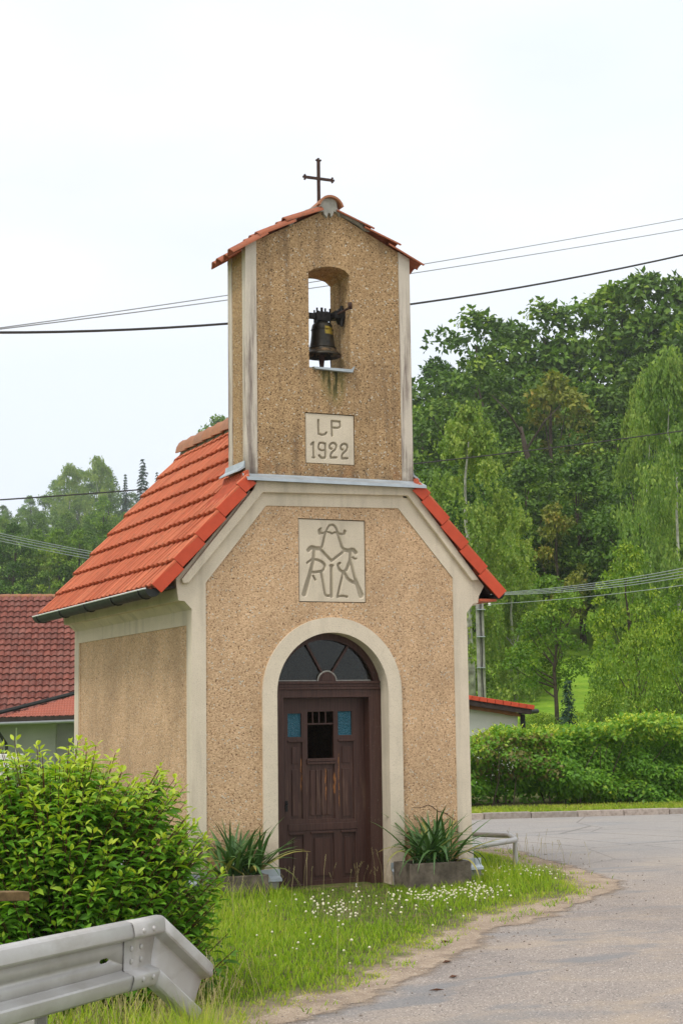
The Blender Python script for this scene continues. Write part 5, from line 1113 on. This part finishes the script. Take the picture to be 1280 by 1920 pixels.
solo((crown_spruce(62, 3, 0.75, 0.1, M['leaf_spruce'], 0.16), trunk_mesh(62, 3, 0.05, [(0, 0, 2)], M['bark'], 1)), 'tiny dark conifer on the bright meadow beside the forked trunk', 'conifer', 1057, 1268, 46, 'conifer', 3.0, 0.8)

# ---- hazy wood at the left
WLL = ('dark hazy tree %s of the left-hand wood, %s from left', 'pale hazy tree %s of the left-hand wood, %s from left')
sky_l = lambda px: np.interp(px, [-80, 0, 45, 70, 100, 150, 190, 230, 300, 420], [925, 938, 930, 955, 905, 885, 880, 915, 935, 850])
wood([(372, -60, 470, 54, lambda p: ztop_at(p, sky_l(p), 372)), (330, -40, 420, 52, lambda p: ztop_at(p, sky_l(p) + 42, 330)), (285, -70, 400, 56, lambda p: ztop_at(p, 990 - 0.1 * p, 285)), (225, 190, 420, 70, lambda p: ztop_at(p, 925, 225)), (240, -60, 300, 62, lambda p: ztop_at(p, 1045, 240)), (150, -60, 330, 42, lambda p: ztop_at(p, 1085, 150))],
     'trees of the hazy wood at the left', WLL)
solo(SPR, 'dark pointed spruce standing out above the far wood left of the roof', 'conifer', 265, 856, 310, 'spruce', 16.0, 0.75)
solo(SPR, 'slim young spruce just left of the taller dark one', 'conifer', 232, 886, 312, 'spruce', 16.0, 0.5)
solo(SPR, 'small spruce tip half hidden behind the chapel roof edge', 'conifer', 292, 882, 316, 'spruce', 16.0, 0.5)
solo(BIRF, 'tall airy birch rising above the far wood left of centre', 'tree', 178, 854, 330, 'birch_tree', 16.0, 0.9)
solo(BIRF, 'wide airy birch with a feathery top beside the taller one', 'tree', 125, 868, 335, 'birch_tree', 16.0, 0.95)
solo(BIRF, 'pale birch with a thin white trunk in front of the far wood', 'tree', 88, 1040, 150, 'birch_tree', 16.0, 0.95)
solo(BIRF, 'pale green birch at the left edge above the brown roof', 'tree', 22, 1050, 160, 'birch_tree', 16.0, 1.0)
solo(OAK[1], 'dark round tree above the ridge of the brown roof', 'tree', 150, 1070, 140, H_=17, wid=0.9)
solo(OAK[0], 'dark tree close to the left edge of the chapel roof', 'tree', 235, 985, 170, H_=17, wid=0.9)
solo(BEE[0], 'tree whose topmost leaves peep over the chapel ridge', 'tree', 405, 776, 260, H_=16, wid=0.8)

# ================================================================== HEDGE
def frame_pt(t, u, z): return far_l[0] + kd[0] * t + kn[0] * u, far_l[1] + kd[1] * t + kn[1] * u, z
r_ = np.random.default_rng(5); n = 88000; t = r_.uniform(12.5, 33, n)
pxt = 16.0
hh = np.interp(t, [12, 16, 17.2, 18.2, 19.8, 26], [0.95, 1.0, 1.22, 1.28, 1.42, 1.8]) + 0.05 * np.sin(t * 2.3) + 0.04 * np.sin(t * 5.1 + 1) + 0.03 * np.sin(t * 11)
face = r_.uniform(0, 1, n); dep = 0.16 * np.sin(t * 3.1 + 1.5) + 0.10 * np.sin(t * 7.7)
z = np.where(face < 0.70, 0.06 + hh * r_.uniform(0, 1, n), 0.08 + hh * r_.uniform(0.86, 1.04, n)); zz = z / hh
bul = 0.20 * np.sin(z * 4.3 + t * 1.3) + 0.12 * np.sin(z * 9 + t * 2.9) + dep
u = np.where(face < 0.70, 1.75 + 0.28 * np.abs(zz - 0.45) - bul + r_.exponential(0.10, n), r_.uniform(1.75, 2.9, n))
keep = ~((z < 0.30) & (vnoise(t, z, 2.6, 12) > 0.62 + 0.5 * z)); t, z, u, hh, face, zz = [q_[keep] for q_ in (t, z, u, hh, face, zz)]; n = len(t)
P = np.stack([far_l[0] + kd[0] * t + kn[0] * u, far_l[1] + kd[1] * t + kn[1] * u, z], 1)
outv = np.array([-kn[0], -kn[1], 0]); D = unit(n, r_) * 0.7 + outv * 0.6 + np.array([0, 0, -0.35]) + np.where(face > 0.7, 1, 0)[:, None] * np.array([0, 0, 0.7]); N_ = unit(n, r_) * 0.45 + outv * 0.55 + np.array([0, 0, 0.6])
tint = np.clip(0.36 + 0.22 * (vnoise(t * 1.0, z * 2.0, 3.2, 8) - 0.5) + r_.normal(0, 0.15, n) + 0.34 * sstep(0.72, 1.0, zz) * r_.uniform(0.3, 1.2, n), 0, 1)
ni = 16000; t = np.concatenate([t, r_.uniform(12.5, 33, ni)]); P2 = np.stack([far_l[0] + kd[0] * t[n:] + kn[0] * 2.3, far_l[1] + kd[1] * t[n:] + kn[1] * 2.3, r_.uniform(0.1, 0.85, ni)], 1) + r_.normal(0, 0.10, (ni, 3))
P = np.concatenate([P, P2]); D = np.concatenate([D, unit(ni, r_)]); N_ = np.concatenate([N_, outv + unit(ni, r_) * 0.7]); tint = np.concatenate([tint, np.full(ni, 0.3)]); z = np.concatenate([z, np.zeros(ni)]); n += ni
L = 0.092 * r_.uniform(0.65, 1.3, n); HG = thing('hedge', 'clipped green hedge with yellow-green young shoots beyond the road', 'hedge', tuple(frame_pt(19, 2.3, 0.1)))
hl = np.array(HG.location)
brown = (np.abs(t - 17.3) < 0.75) & (z > 0.55) & (z < 1.3) & (r_.uniform(0, 1, n) < 0.33)
V, F, T = leaf_quads(P[~brown] - hl, D[~brown], N_[~brown], L[~brown], L[~brown] * 0.58, tint[~brown], 0.12, 0.1); tag(link_obj('foliage', np_mesh('foliage', V, F, M['leaf_hedge'], T), HG), kind='stuff')
M['leaf_dry'] = mat_leaf('dry_hedge_leaf', (0.10, 0.10, 0.03), (0.21, 0.20, 0.06), (0.32, 0.28, 0.10))
V, F, T = leaf_quads(P[brown] - hl, D[brown], N_[brown], L[brown], L[brown] * 0.58, tint[brown], 0.12, 0.1); tag(link_obj('dry_foliage', np_mesh('dry_foliage', V, F, M['leaf_dry'], T), HG), 'brownish patch of dry leaves', kind='stuff')
# upright young shoots along the top
n = 620; t = r_.uniform(12.5, 33, n); u = r_.uniform(1.7, 2.9, n); hs_ = np.interp(t, [12, 16, 17.2, 18.2, 19.8, 26], [0.95, 1.0, 1.22, 1.28, 1.42, 1.8]) + 0.06 + 0.05 * np.sin(t * 2.3); L_ = r_.uniform(0.05, 0.24, n)
k = np.repeat(np.arange(n), 9); j = np.tile(np.arange(9), n); a = j * 2.4 + k; P = np.stack([far_l[0] + kd[0] * t[k] + kn[0] * u[k], far_l[1] + kd[1] * t[k] + kn[1] * u[k], hs_[k] - 0.05 + L_[k] * (j + 1) / 9], 1) - hl
D = np.stack([np.cos(a), np.sin(a), np.full(len(a), 0.8)], 1); V, F, T = leaf_quads(P, D, D * 0.3 + np.array([0, 0, 1.0]), np.full(len(a), 0.075), np.full(len(a), 0.036), np.clip(0.88 + r_.normal(0, 0.1, len(a)), 0, 1), 0.1, 0.1)
tag(link_obj('young_shoots', np_mesh('young_shoots', V, F, M['leaf_hedge'], T), HG), kind='stuff')
q = MB()
for _ in range(170):
    t0 = random.uniform(12.5, 33); u0 = random.uniform(1.8, 2.6); b = Vector(frame_pt(t0, u0, 0.05)); q.tube([b, b + Vector((random.uniform(-.15, .15), random.uniform(-.15, .15), 0.5)), b + Vector((random.uniform(-.3, .3), random.uniform(-.3, .3), 1.1))], [0.014, 0.010, 0.005], 4, False)
q.build('stems', M['bark'], HG, kind='stuff')
q = MB().add([frame_pt(12, 2.25, 0.05), frame_pt(34, 2.25, 0.05), frame_pt(34, 2.25, 1.25), frame_pt(12, 2.25, 1.25)], [(0, 1, 2, 3)])
M['litter'] = mat_simple('brown_leaf_litter', (0.11, 0.065, 0.04), 0.95, 0.1, var=0.5, sc=9, bump=0.9, bsc=20)
q = MB().add([frame_pt(12, 1.35, 0.088), frame_pt(34, 1.35, 0.088), frame_pt(34, 3.2, 0.11), frame_pt(12, 3.2, 0.11)], [(0, 1, 2, 3)]); tag(q.build('hedge_bed', M['litter']), kind='structure')

# ================================================================== THE NEAR SHRUB (dogwood)
bx_, by_ = wxy((105 - 640) / FPX * 10.4, 10.4); BC = Vector((bx_, by_, 0)); SH = thing('dogwood_shrub', 'big leafy dogwood shrub with yellow-green shoot tips left of the chapel', 'shrub', (BC.x, BC.y, 0))
rb = np.random.default_rng(77); Pl = []; Dl = []; Nl = []; Ll = []; Tl = []; stems = MB(); nsh = 1350
for i in range(nsh):
    a = rb.uniform(0, 2 * math.pi); e = math.asin(rb.uniform(0.0, 1.0) ** 0.85); rr = rb.uniform(0.86, 1.0) if i % 4 else rb.uniform(0.55, 0.85)
    ex = math.cos(e) ** 0.75; wob = 1 + 0.05 * math.sin(3 * a + 1) + 0.04 * math.sin(7 * a + 5 * e) + 0.03 * math.sin(13 * a - 4 * e)
    dv = (math.cos(a) * ex * 1.06 * rr * wob, math.sin(a) * ex * 0.95 * rr * wob, (math.sin(e) ** 0.8 * 1.50 + 0.10) * (rr * 0.5 + 0.5) * (1 + 0.04 * math.sin(5 * a)))
    tip = BC + RT * dv[0] + HD * dv[1] + Vector((0, 0, dv[2]))
    if e > 0.7: tip.z += max(0.0, rb.normal(0.0, 0.06))
    od = (RT * dv[0] + HD * dv[1]); od = od.normalized() if od.length > 0.01 else RT
    sl_ = rb.uniform(0.28, 0.50); gdir = (od * math.cos(e) * 0.95 + Vector((0, 0, 0.9))).normalized(); st0 = tip - gdir * sl_
    if st0.z < 0.03: st0.z = 0.03
    stems.tube([st0, st0.lerp(tip, 0.5) + Vector((0, 0, 0.01)), tip], [0.0045, 0.0035, 0.002], 4, False)
    npair = int(sl_ / 0.052); az0 = rb.uniform(0, math.pi)
    for j in range(npair + 1):
        f = (j + 0.6) / (npair + 0.6); p = st0.lerp(tip, f); size = 0.078 * rb.uniform(0.8, 1.25) * (1.0 if f < 0.8 else 1.0 - (f - 0.8) * 2.4); lift = 0.15 + 0.75 * max(0, f - 0.72) / 0.28 * (1.3 if j == npair else 0.8)
        for sgn in (0, math.pi):
            az = az0 + sgn + (math.pi / 2 if j % 2 else 0) + rb.normal(0, 0.25); h_ = Vector((math.cos(az), math.sin(az), 0)); out2 = (h_ + od * 0.55 * math.cos(e)).normalized()
            d_ = out2 * 1.0 + Vector((0, 0, lift - 0.50 * (1 - f) - 0.10)); nrm_ = Vector((0, 0, 1)) + out2 * 0.25 + Vector(rb.normal(0, 0.25, 3))
            Pl.append(p + out2 * 0.008); Dl.append(d_); Nl.append(nrm_); Ll.append(size * 1.25); zf = (tip.z / 1.6)
            Tl.append(0.36 + 0.16 * max(0, zf - 0.4) + 0.12 * rb.normal() + 0.5 * max(0, f - 0.5) / 0.5 * (0.25 + 1.25 * max(0, zf - 0.35)) + (0.15 if j == npair else 0))
Pl = np.array([tuple(v) for v in Pl]); Dl = np.array([tuple(v) for v in Dl]); Nl = np.array([tuple(v) for v in Nl]); Ll = np.array(Ll); Tl = np.clip(np.array(Tl), 0, 1)
stems.build('stems', M['stem'], SH, kind='stuff')
dpt = (Pl[:, 0] - CAM.x) * FWD.x + (Pl[:, 1] - CAM.y) * FWD.y + (Pl[:, 2] - CAM.z) * FWD.z
ux = (Pl - np.array(CAM)) @ np.array(RGT) / dpt * FPX + 640; uy = 960 - (Pl - np.array(CAM)) @ np.array(UPV) / dpt * FPX
vis = (ux > 5) & (ux < 420) & (uy > 1350) & (uy < 1720 + 0.15 * (230 - ux)) & (Ll > 0.07)
cell = (ux // 16).astype(int) * 1000 + (uy // 14).astype(int); order = np.argsort(dpt); seen = set(); big = []
for i in order:
    if vis[i] and cell[i] not in seen: seen.add(cell[i]); big.append(i)
    if len(big) >= 298: break
mask = np.ones(len(Pl), bool); mask[big] = False; so_ = np.array([SH.location[0], SH.location[1], 0])
V, F, T = leaf6(Pl[mask] - so_, Dl[mask], Nl[mask], Ll[mask], Ll[mask] * 0.44, Tl[mask]); tag(link_obj('foliage', np_mesh('foliage', V, F, M['leaf_bush'], T, smooth=True), SH), kind='stuff')
for i in big:
    V, F, T = leaf6((Pl[i] - so_)[None], Dl[i][None], Nl[i][None], Ll[i][None], Ll[i][None] * 0.44, Tl[i][None]); link_obj('leaf', np_mesh('leaf', V, F, M['leaf_bush'], T, smooth=True), SH)

# mossy board at the left edge
b0, b1 = Vector(at(44, 1679, 7.9)), Vector(at(-120, 1683, 7.5)); d_ = (b1 - b0).normalized(); m_ = (b0 + b1) / 2
BD = thing('wooden_rail', 'old lichen-covered board end poking out at the left edge above the crash barrier', 'fence rail', (b1.x, b1.y, 0))
M['old_board'] = mat_simple('lichened_board', (0.20, 0.13, 0.06), 0.9, 0.15, var=0.5, sc=22, bump=0.7, bsc=70)
nb_ = Vector((0, 0, 1)).cross(d_).normalized(); q = MB().obox(m_, d_ * (b1 - b0).length / 2, nb_ * 0.05, Vector((0, 0, 0.022))); q.build('board', M['old_board'], BD, bevel=0.004)
MB().box(b1.x - 0.05, b1.x + 0.05, b1.y - 0.05, b1.y + 0.05, -0.1, b1.z - 0.022).build('post', M['old_board'], BD, bevel=0.005)

# ================================================================== BROWN-ROOFED HOUSE AT THE LEFT
hw = 50.0; rot = R(9); hx = (RT * math.cos(rot) + HD * math.sin(rot)); hy = (HD * math.cos(rot) - RT * math.sin(rot))   # along the ridge, towards the back
e0 = Vector(at(-14, 1348, hw)); pit = R(39); rise = 0.30
Hs = thing('house', 'long low house with a brown-red tiled roof and a pale wall at the left', 'house', (e0.x, e0.y, 0))
slope = hy * math.cos(pit) + Vector((0, 0, math.sin(pit))); nr = slope.cross(hx); nr = nr if nr.z > 0 else -nr
rt_ = np.array(e0); nrows, ncols, pu, pv = 21, 13, 0.215, 0.315
th_ = tile_mesh('roof_tile', pu + 0.006, 0.37, 1, 0.055, 0.018, 0.055, M['tile_brown'], 6, 0.8)
HL = Vector(Hs.location)
for i in range(nrows):
    for j in range(ncols):
        o = e0 + hx * (pu * j + random.uniform(-.004, .004)) + slope * (pv * i + random.uniform(-.006, .006)) + nr * random.uniform(0.0, 0.006) - HL
        link_obj('roof_tile', th_, Hs, basis(hx, slope, nr, o) @ Matrix.Rotation(random.uniform(-.012, .012), 4, 'Z'))
q = MB(); vv = [v.co.copy() for v in th_.vertices]; ff = [tuple(p.vertices) for p in th_.polygons]
for i in range(nrows):
    for j in list(range(-22, 0)) + list(range(ncols, 40)):
        o = e0 + hx * pu * j + slope * pv * i; q.add([o + hx * v.x + slope * v.y + nr * v.z for v in vv], ff)
q.build('outer_roof_tiles', M['tile_brown'], Hs, kind='stuff')
top = e0 + slope * (pv * nrows + 0.05)
for j in range(24):
    a_ = top + hx * (-1.2 + 0.36 * j); MB().tube([a_ + Vector((0, 0, -0.02)), a_ + hx * 0.37 + Vector((0, 0, -0.012))], [0.095, 0.105], 10).build('ridge_tile', M['ridge'], Hs, smooth=50)
MB().tube([top - hx * 5, top - hx * 1.2], 0.1, 8).build('ridge_tile', M['ridge'], Hs)
bk = top + hy * 4.0 - Vector((0, 0, 3.2)); q = MB().add([top - hx * 5.2, top + hx * 9, bk + hx * 9, bk - hx * 5.2], [(0, 1, 2, 3)])
q.add([e0 - hx * 5.2 - nr * 0.03, e0 + hx * 9 - nr * 0.03, top + hx * 9 - nr * 0.03, top - hx * 5.2 - nr * 0.03], [(0, 1, 2, 3)]); q.build('roof_underside', M['dark_wood'], Hs)
wl0 = e0 + hy * 0.55 - hx * 5; wl1 = e0 + hy * 0.55 + hx * 8.8
def wallbox(a, b, dep_, z0_, z1_, nm, mat, par, label=None):
    q = MB(); a = Vector(a); b = Vector(b); vs = [(p.x, p.y, z) for z in (z0_, z1_) for p in (a, b, b + hy * dep_, a + hy * dep_)]
    q.add(vs, [(3, 2, 1, 0), (4, 5, 6, 7), (0, 1, 5, 4), (1, 2, 6, 5), (2, 3, 7, 6), (3, 0, 4, 7)]); return q.build(nm, mat, par, label=label)
wallbox(wl0, wl1, 7.0, -0.3, e0.z + 0.30, 'wall', M['grey_wall'], Hs)
wallbox(wl0 + hy * 1.6, wl1 + hy * 1.6, 4.6, e0.z + 0.3, e0.z + 1.5, 'attic_wall', M['grey_wall'], Hs)
# lean-to with small bright tiles
EL, ER = Vector(at(2, 1345, 47.5)), Vector(at(210, 1339, 48.6)); VR = Vector(at(210, 1284, 52.2))
LT = thing('lean_to', 'lean-to with a shallow bright red roof in front of the brown-roofed house', 'lean-to', ((EL.x + ER.x) / 2, (EL.y + ER.y) / 2, 0)); nu, nv = 420, 60
uu_, vv_ = np.meshgrid(np.linspace(0, 1, nu), np.linspace(0, 1, nv)); Pm = np.array(EL)[None, None] * (1 - uu_[..., None]) + np.array(ER)[None, None] * uu_[..., None] + (vv_ * uu_)[..., None] * (np.array(VR) - np.array(ER))[None, None]
len_u = (ER - EL).length; len_v = (VR - ER).length; dv_ = vv_ * uu_ * len_v; Pm[..., 2] += 0.022 * np.abs(np.sin(np.pi * uu_ * len_u / 0.085)) - 0.03 * ((dv_ / 0.29) % 1.0)
idx = np.arange(nu * nv).reshape(nv, nu); V = Pm.reshape(-1, 3) - np.array(LT.location)
link_obj('roof', np_mesh('roof', V, np.stack([idx[:-1, :-1], idx[:-1, 1:], idx[1:, 1:], idx[1:, :-1]], -1).reshape(-1, 4), M['tile_red2']), LT)
MB().tube([EL + Vector((0, 0, 0.03)) - RT * 0.5, VR + Vector((0, 0, 0.04))], 0.065, 6).build('valley_flashing', M['gutter'], LT)
gd = (ER - EL).normalized(); MB().tube([EL - gd * 1.2 - Vector((0, 0, 0.19)) - HD * 0.06, ER - Vector((0, 0, 0.17)) - HD * 0.06], 0.045, 8).build('gutter', mat_simple('painted_grey_gutter', (0.25, 0.26, 0.27), 0.5, 0.4, var=0.1), LT)
q = MB().obox((EL + ER) / 2 - Vector((0, 0, 0.10)) - gd * 0.5 + HD * 0.02, gd * ((ER - EL).length / 2 + 0.7), HD * 0.02, Vector((0, 0, 0.09))); q.build('fascia', M['dark_wood'], LT)
fb = [EL - gd * 1.2 - Vector((0, 0, 0.22)), ER - Vector((0, 0, 0.22)), ER + HD * 1.3 - Vector((0, 0, 0.05)), EL - gd * 1.2 + HD * 1.3 - Vector((0, 0, 0.05))]; MB().add(fb, [(0, 1, 2, 3)]).build('soffit', M['dark_wood'], LT)
x0_, x1_ = EL - gd * 1.2 + HD * 0.9, EL.lerp(ER, 0.44) + HD * 0.9
q = MB(); vs = [(p.x, p.y, z) for z in (-0.3, EL.z - 0.1) for p in (x0_, x1_, x1_ + HD * 0.3, x0_ + HD * 0.3)]; q.add(vs, [(3, 2, 1, 0), (4, 5, 6, 7), (0, 1, 5, 4), (1, 2, 6, 5), (2, 3, 7, 6), (3, 0, 4, 7)]); q.build('wall', M['grey_wall'], LT)
x2_, x3_ = EL.lerp(ER, 0.08) + HD * 0.9, EL.lerp(ER, 0.092) + HD * 0.9
q = MB(); vs = [(p.x, p.y, z) for z in (-0.3, EL.z - 0.32) for p in (x2_ - HD * 0.04, x3_ - HD * 0.04, x3_, x2_)]; q.add(vs, [(3, 2, 1, 0), (4, 5, 6, 7), (0, 1, 5, 4), (1, 2, 6, 5), (2, 3, 7, 6), (3, 0, 4, 7)]); q.build('corner_strip', M['white_wall'], LT)
dp = [at(-10, 1356, 47.4), at(-8, 1364, 47.6), at(12, 1395, 48.0), at(13, 1402, 48.0)]; dp.append(Vector((dp[-1].x, dp[-1].y, 0))); MB().tube(dp, 0.05, 8).build('downpipe', M['gutter'], LT, smooth=50)
W0, W1 = at(-150, 1411, 30), at(40, 1414, 30); q = MB(); vs = [(p.x, p.y, z) for z in (-0.2, W1.z) for p in (W0, W1, W1 + HD * 0.25, W0 + HD * 0.25)]; q.add(vs, [(3, 2, 1, 0), (4, 5, 6, 7), (0, 1, 5, 4), (1, 2, 6, 5), (2, 3, 7, 6), (3, 0, 4, 7)])
tag(q.build('garden_wall', M['white_wall'], bevel=0.01), 'low whitewashed garden wall just showing over the shrub at the left edge', 'wall')

# ================================================================== WHITE SHED BEHIND THE HEDGE
A_, B_ = Vector(at(872, 1302.5, 33)), Vector(at(1001, 1322.5, 33)); rd = (B_ - A_).normalized(); A_ = A_ - rd * 1.5; nrd = rd.cross(HD).normalized(); nrd = nrd if nrd.z > 0 else -nrd
SD = thing('shed', 'white shed with a red-edged mono-pitch roof behind the hedge', 'shed', (B_.x, B_.y, 0)); Lr = (B_ - A_).length; n = 18
for i in range(n):
    c_ = A_ + rd * (Lr * (i + 0.5) / n) - nrd * 0.045; MB().obox(c_, rd * (Lr / n / 2 - 0.004), HD * 0.11, nrd * 0.045).build('verge_tile', M['verge'], SD, bevel=0.006)
def slabp(a, b, h0, h1, d0, d1, nm, mat): MB().obox((a + b) / 2 - nrd * (h0 + h1) / 2 + HD * (d0 + d1) / 2, rd * (b - a).length / 2, HD * (d1 - d0) / 2, nrd * (h1 - h0) / 2).build(nm, mat, SD)
slabp(A_, B_ - rd * 0.05, 0.092, 0.20, -0.08, -0.04, 'bargeboard', M['dark_wood'])
slabp(A_, B_ - rd * 0.02, 0.03, 0.09, 0.112, 4.2, 'roof', M['tile_red2']); slabp(A_, B_ - rd * 0.25, 0.202, 0.275, 0.10, 0.20, 'rafter', M['wood'])
slabp(A_, B_ - rd * 0.25, 0.10, 0.19, 0.10, 4.1, 'roof_boarding', M['dark_wood'])
pxw = Vector(at(965, 1345, 33.3)); q = MB(); wa = A_ + HD * 0.32
P4 = [wa, wa + rd * ((pxw - wa).dot(rd))]; vs = []
for z0_ in (0, 1):
    for p in (P4[0], P4[1], P4[1] + HD * 3.5, P4[0] + HD * 3.5): vs.append((p.x, p.y, -0.2 if z0_ == 0 else (P4[0].z if p in (P4[0], P4[0] + HD * 3.5) else P4[1].z) - 0.26))
q.add(vs, [(3, 2, 1, 0), (4, 5, 6, 7), (0, 1, 5, 4), (1, 2, 6, 5), (2, 3, 7, 6), (3, 0, 4, 7)]); q.build('wall', M['white_wall'], SD)
pe_ = Vector(at(948, 1336.5, 33)); pf_ = Vector(at(963, 1338.0, 33)); MB().obox((pe_ + pf_) / 2 + HD * 0.25, rd * (pf_ - pe_).length / 2, HD * 0.12, Vector((0, 0, 0.045))).build('purlin_end', M['wood'], SD, bevel=0.006)
pg = Vector(at(979, 1340, 33.2)); MB().tube([pg, Vector((pg.x, pg.y, -0.1))], 0.055, 8).build('downpipe', M['gutter'], SD, smooth=50)
g0, g1 = Vector(at(975, 1335.5, 33)), Vector(at(1006, 1333.5, 34.6)); MB().tube([g0, g1], 0.05, 8).build('gutter', M['gutter'], SD, smooth=50)

# ================================================================== POLE AND WIRES
ph = Vector(at(903, 1302, 52)); pt_ = Vector(at(897, 1085, 52)); zb_ = float(terrain(np.array([ph.x]), np.array([ph.y]))[0]) - 0.3
UP = thing('utility_pole', 'grey concrete utility pole standing behind the white shed', 'pole', (ph.x, ph.y, zb_)); q = MB(); base_ = Vector((ph.x, ph.y, zb_)); topp = Vector((pt_.x, pt_.y, pt_.z))
q.obox(base_.lerp(topp, 0.5) - RT * 0.075, RT * 0.05, HD * 0.09, (topp - base_) / 2); q.obox(base_.lerp(topp, 0.5) + RT * 0.075, RT * 0.05, HD * 0.09, (topp - base_) / 2); q.obox(base_.lerp(topp, 0.5), RT * 0.026, HD * 0.05, (topp - base_) / 2); q.build('shaft', M['concrete'], UP, bevel=0.008)
MB().tube([topp.lerp(base_, t) - HD * 0.10 + RT * (0.03 + 0.012 * math.sin(t * 17)) for t in np.linspace(0.02, 0.98, 16)], 0.018, 6).build('cable', M['cable'], UP)
for yb_ in (1143, 1194, 1252): c_ = Vector(at(901, yb_, 51.8)); MB().obox(c_, RT * 0.135, HD * 0.11, Vector((0, 0, 0.012))).build('clamp_band', M['zinc'], UP)
ins = Vector(at(917, 1133.5, 52)); MB().lathe([(0, -0.05), (0.045, -0.045), (0.055, -0.01), (0.03, 0.005), (0.05, 0.02), (0.04, 0.05), (0, 0.055)], tuple(ins), 12).build('insulator', M['porcelain'], UP, smooth=50); MB().tube([ins, ins - RT * 0.25], 0.014, 6).build('bracket', M['rust'], UP)
cross0 = Vector(at(893, 1112, 52)); MB().obox(cross0 + RT * 0.12, RT * 0.55, HD * 0.04, Vector((0, 0, 0.04))).build('crossarm', M['rust'], UP)
def wire(ctrl, r_, mat, label, group=None, n=26):          # ctrl: (px, py, depth) through which the sagging wire runs
    X_ = np.array([c[0] for c in ctrl], float); dg = min(len(ctrl) - 1, 2); xs_ = np.linspace(X_[0], X_[-1], n)
    py = np.polyval(np.polyfit(X_, [c[1] for c in ctrl], dg), xs_); pw = np.interp(xs_, X_, [c[2] for c in ctrl])
    pts_ = [at(a, b, c) for a, b, c in zip(xs_, py, pw)]; o = MB().tube(pts_, r_, 6).build('power_line', mat, None, smooth=60); tag(o, label, 'power line', group)
wire([(-150, 636, 17), (0, 613, 18), (427, 554, 20.5), (795, 495, 23), (1280, 410, 26), (1500, 368, 27.5)], 0.0075, M['wire'], 'upper of the two thin bare wires passing behind the bell gable')
wire([(-150, 634, 17), (0, 617, 18), (427, 565, 20.5), (770, 511, 23), (1280, 429, 26), (1500, 392, 27.5)], 0.0075, M['wire'], 'lower of the two thin bare wires passing behind the bell gable')
wire([(-150, 622, 17), (0, 623, 18), (427, 608, 20.5), (770, 570, 23), (1280, 477, 26), (1500, 425, 27.5)], 0.0165, M['cable'], 'thick black cable sagging behind the bell gable')
wire([(-150, 948, 26), (0, 938, 27), (240, 916, 29), (775, 868, 32), (1000, 848, 33), (1280, 810, 35), (1450, 780, 36)], 0.014, M['cable'], 'black cable crossing in front of the trees at roof height')
bun_r = [(1104, 1058), (1106, 1064), (1108, 1071), (1110, 1080)]; GR = 'bundle of bare wires meeting at the concrete pole'
LB = 'thin bare wire of the bundle running to the concrete pole behind the chapel'
for k_, (yl, y0_, yr) in enumerate(((999, 1112, 1060), (1003, 1113, 1066), (1008, 1114, 1073), (1013, 1115, 1079))):
    wire([(-150, yl - 34, 40), (0, yl, 43), (178, yl + 37, 46), (900, y0_, 51.9)], 0.011, M['wire'], 'bare wire left of the pole, %s from the top of its bundle' % ORD[k_], GR); wire([(900, y0_, 51.9), (1100, y0_ - 12 + 2 * k_, 43), (1280, yr, 36), (1450, yr - 32, 30)], 0.009, M['wire'], 'bare wire right of the chapel, %s from the top of its bundle' % ORD[k_], GR)
wire([(917, 1133, 52), (1120, 1117, 44), (1280, 1097, 37), (1450, 1070, 31)], 0.009, M['wire'], 'single bare wire leaving the white insulator towards the right')

# ================================================================== HAZE
HAZE = 0.00038
m = bpy.data.materials.new('summer_haze'); m.use_nodes = True; m.node_tree.nodes.clear()
vo = m.node_tree.nodes.new('ShaderNodeVolumePrincipled'); oo = m.node_tree.nodes.new('ShaderNodeOutputMaterial'); vo.inputs['Density'].default_value = HAZE; vo.inputs['Color'].default_value = (0.95, 0.97, 1.0, 1); vo.inputs['Anisotropy'].default_value = 0.2
m.node_tree.links.new(vo.outputs[0], oo.inputs['Volume'])
if HAZE: tag(MB().box(-440, 440, -100, 580, -2, 75).build('haze', m), kind='stuff')
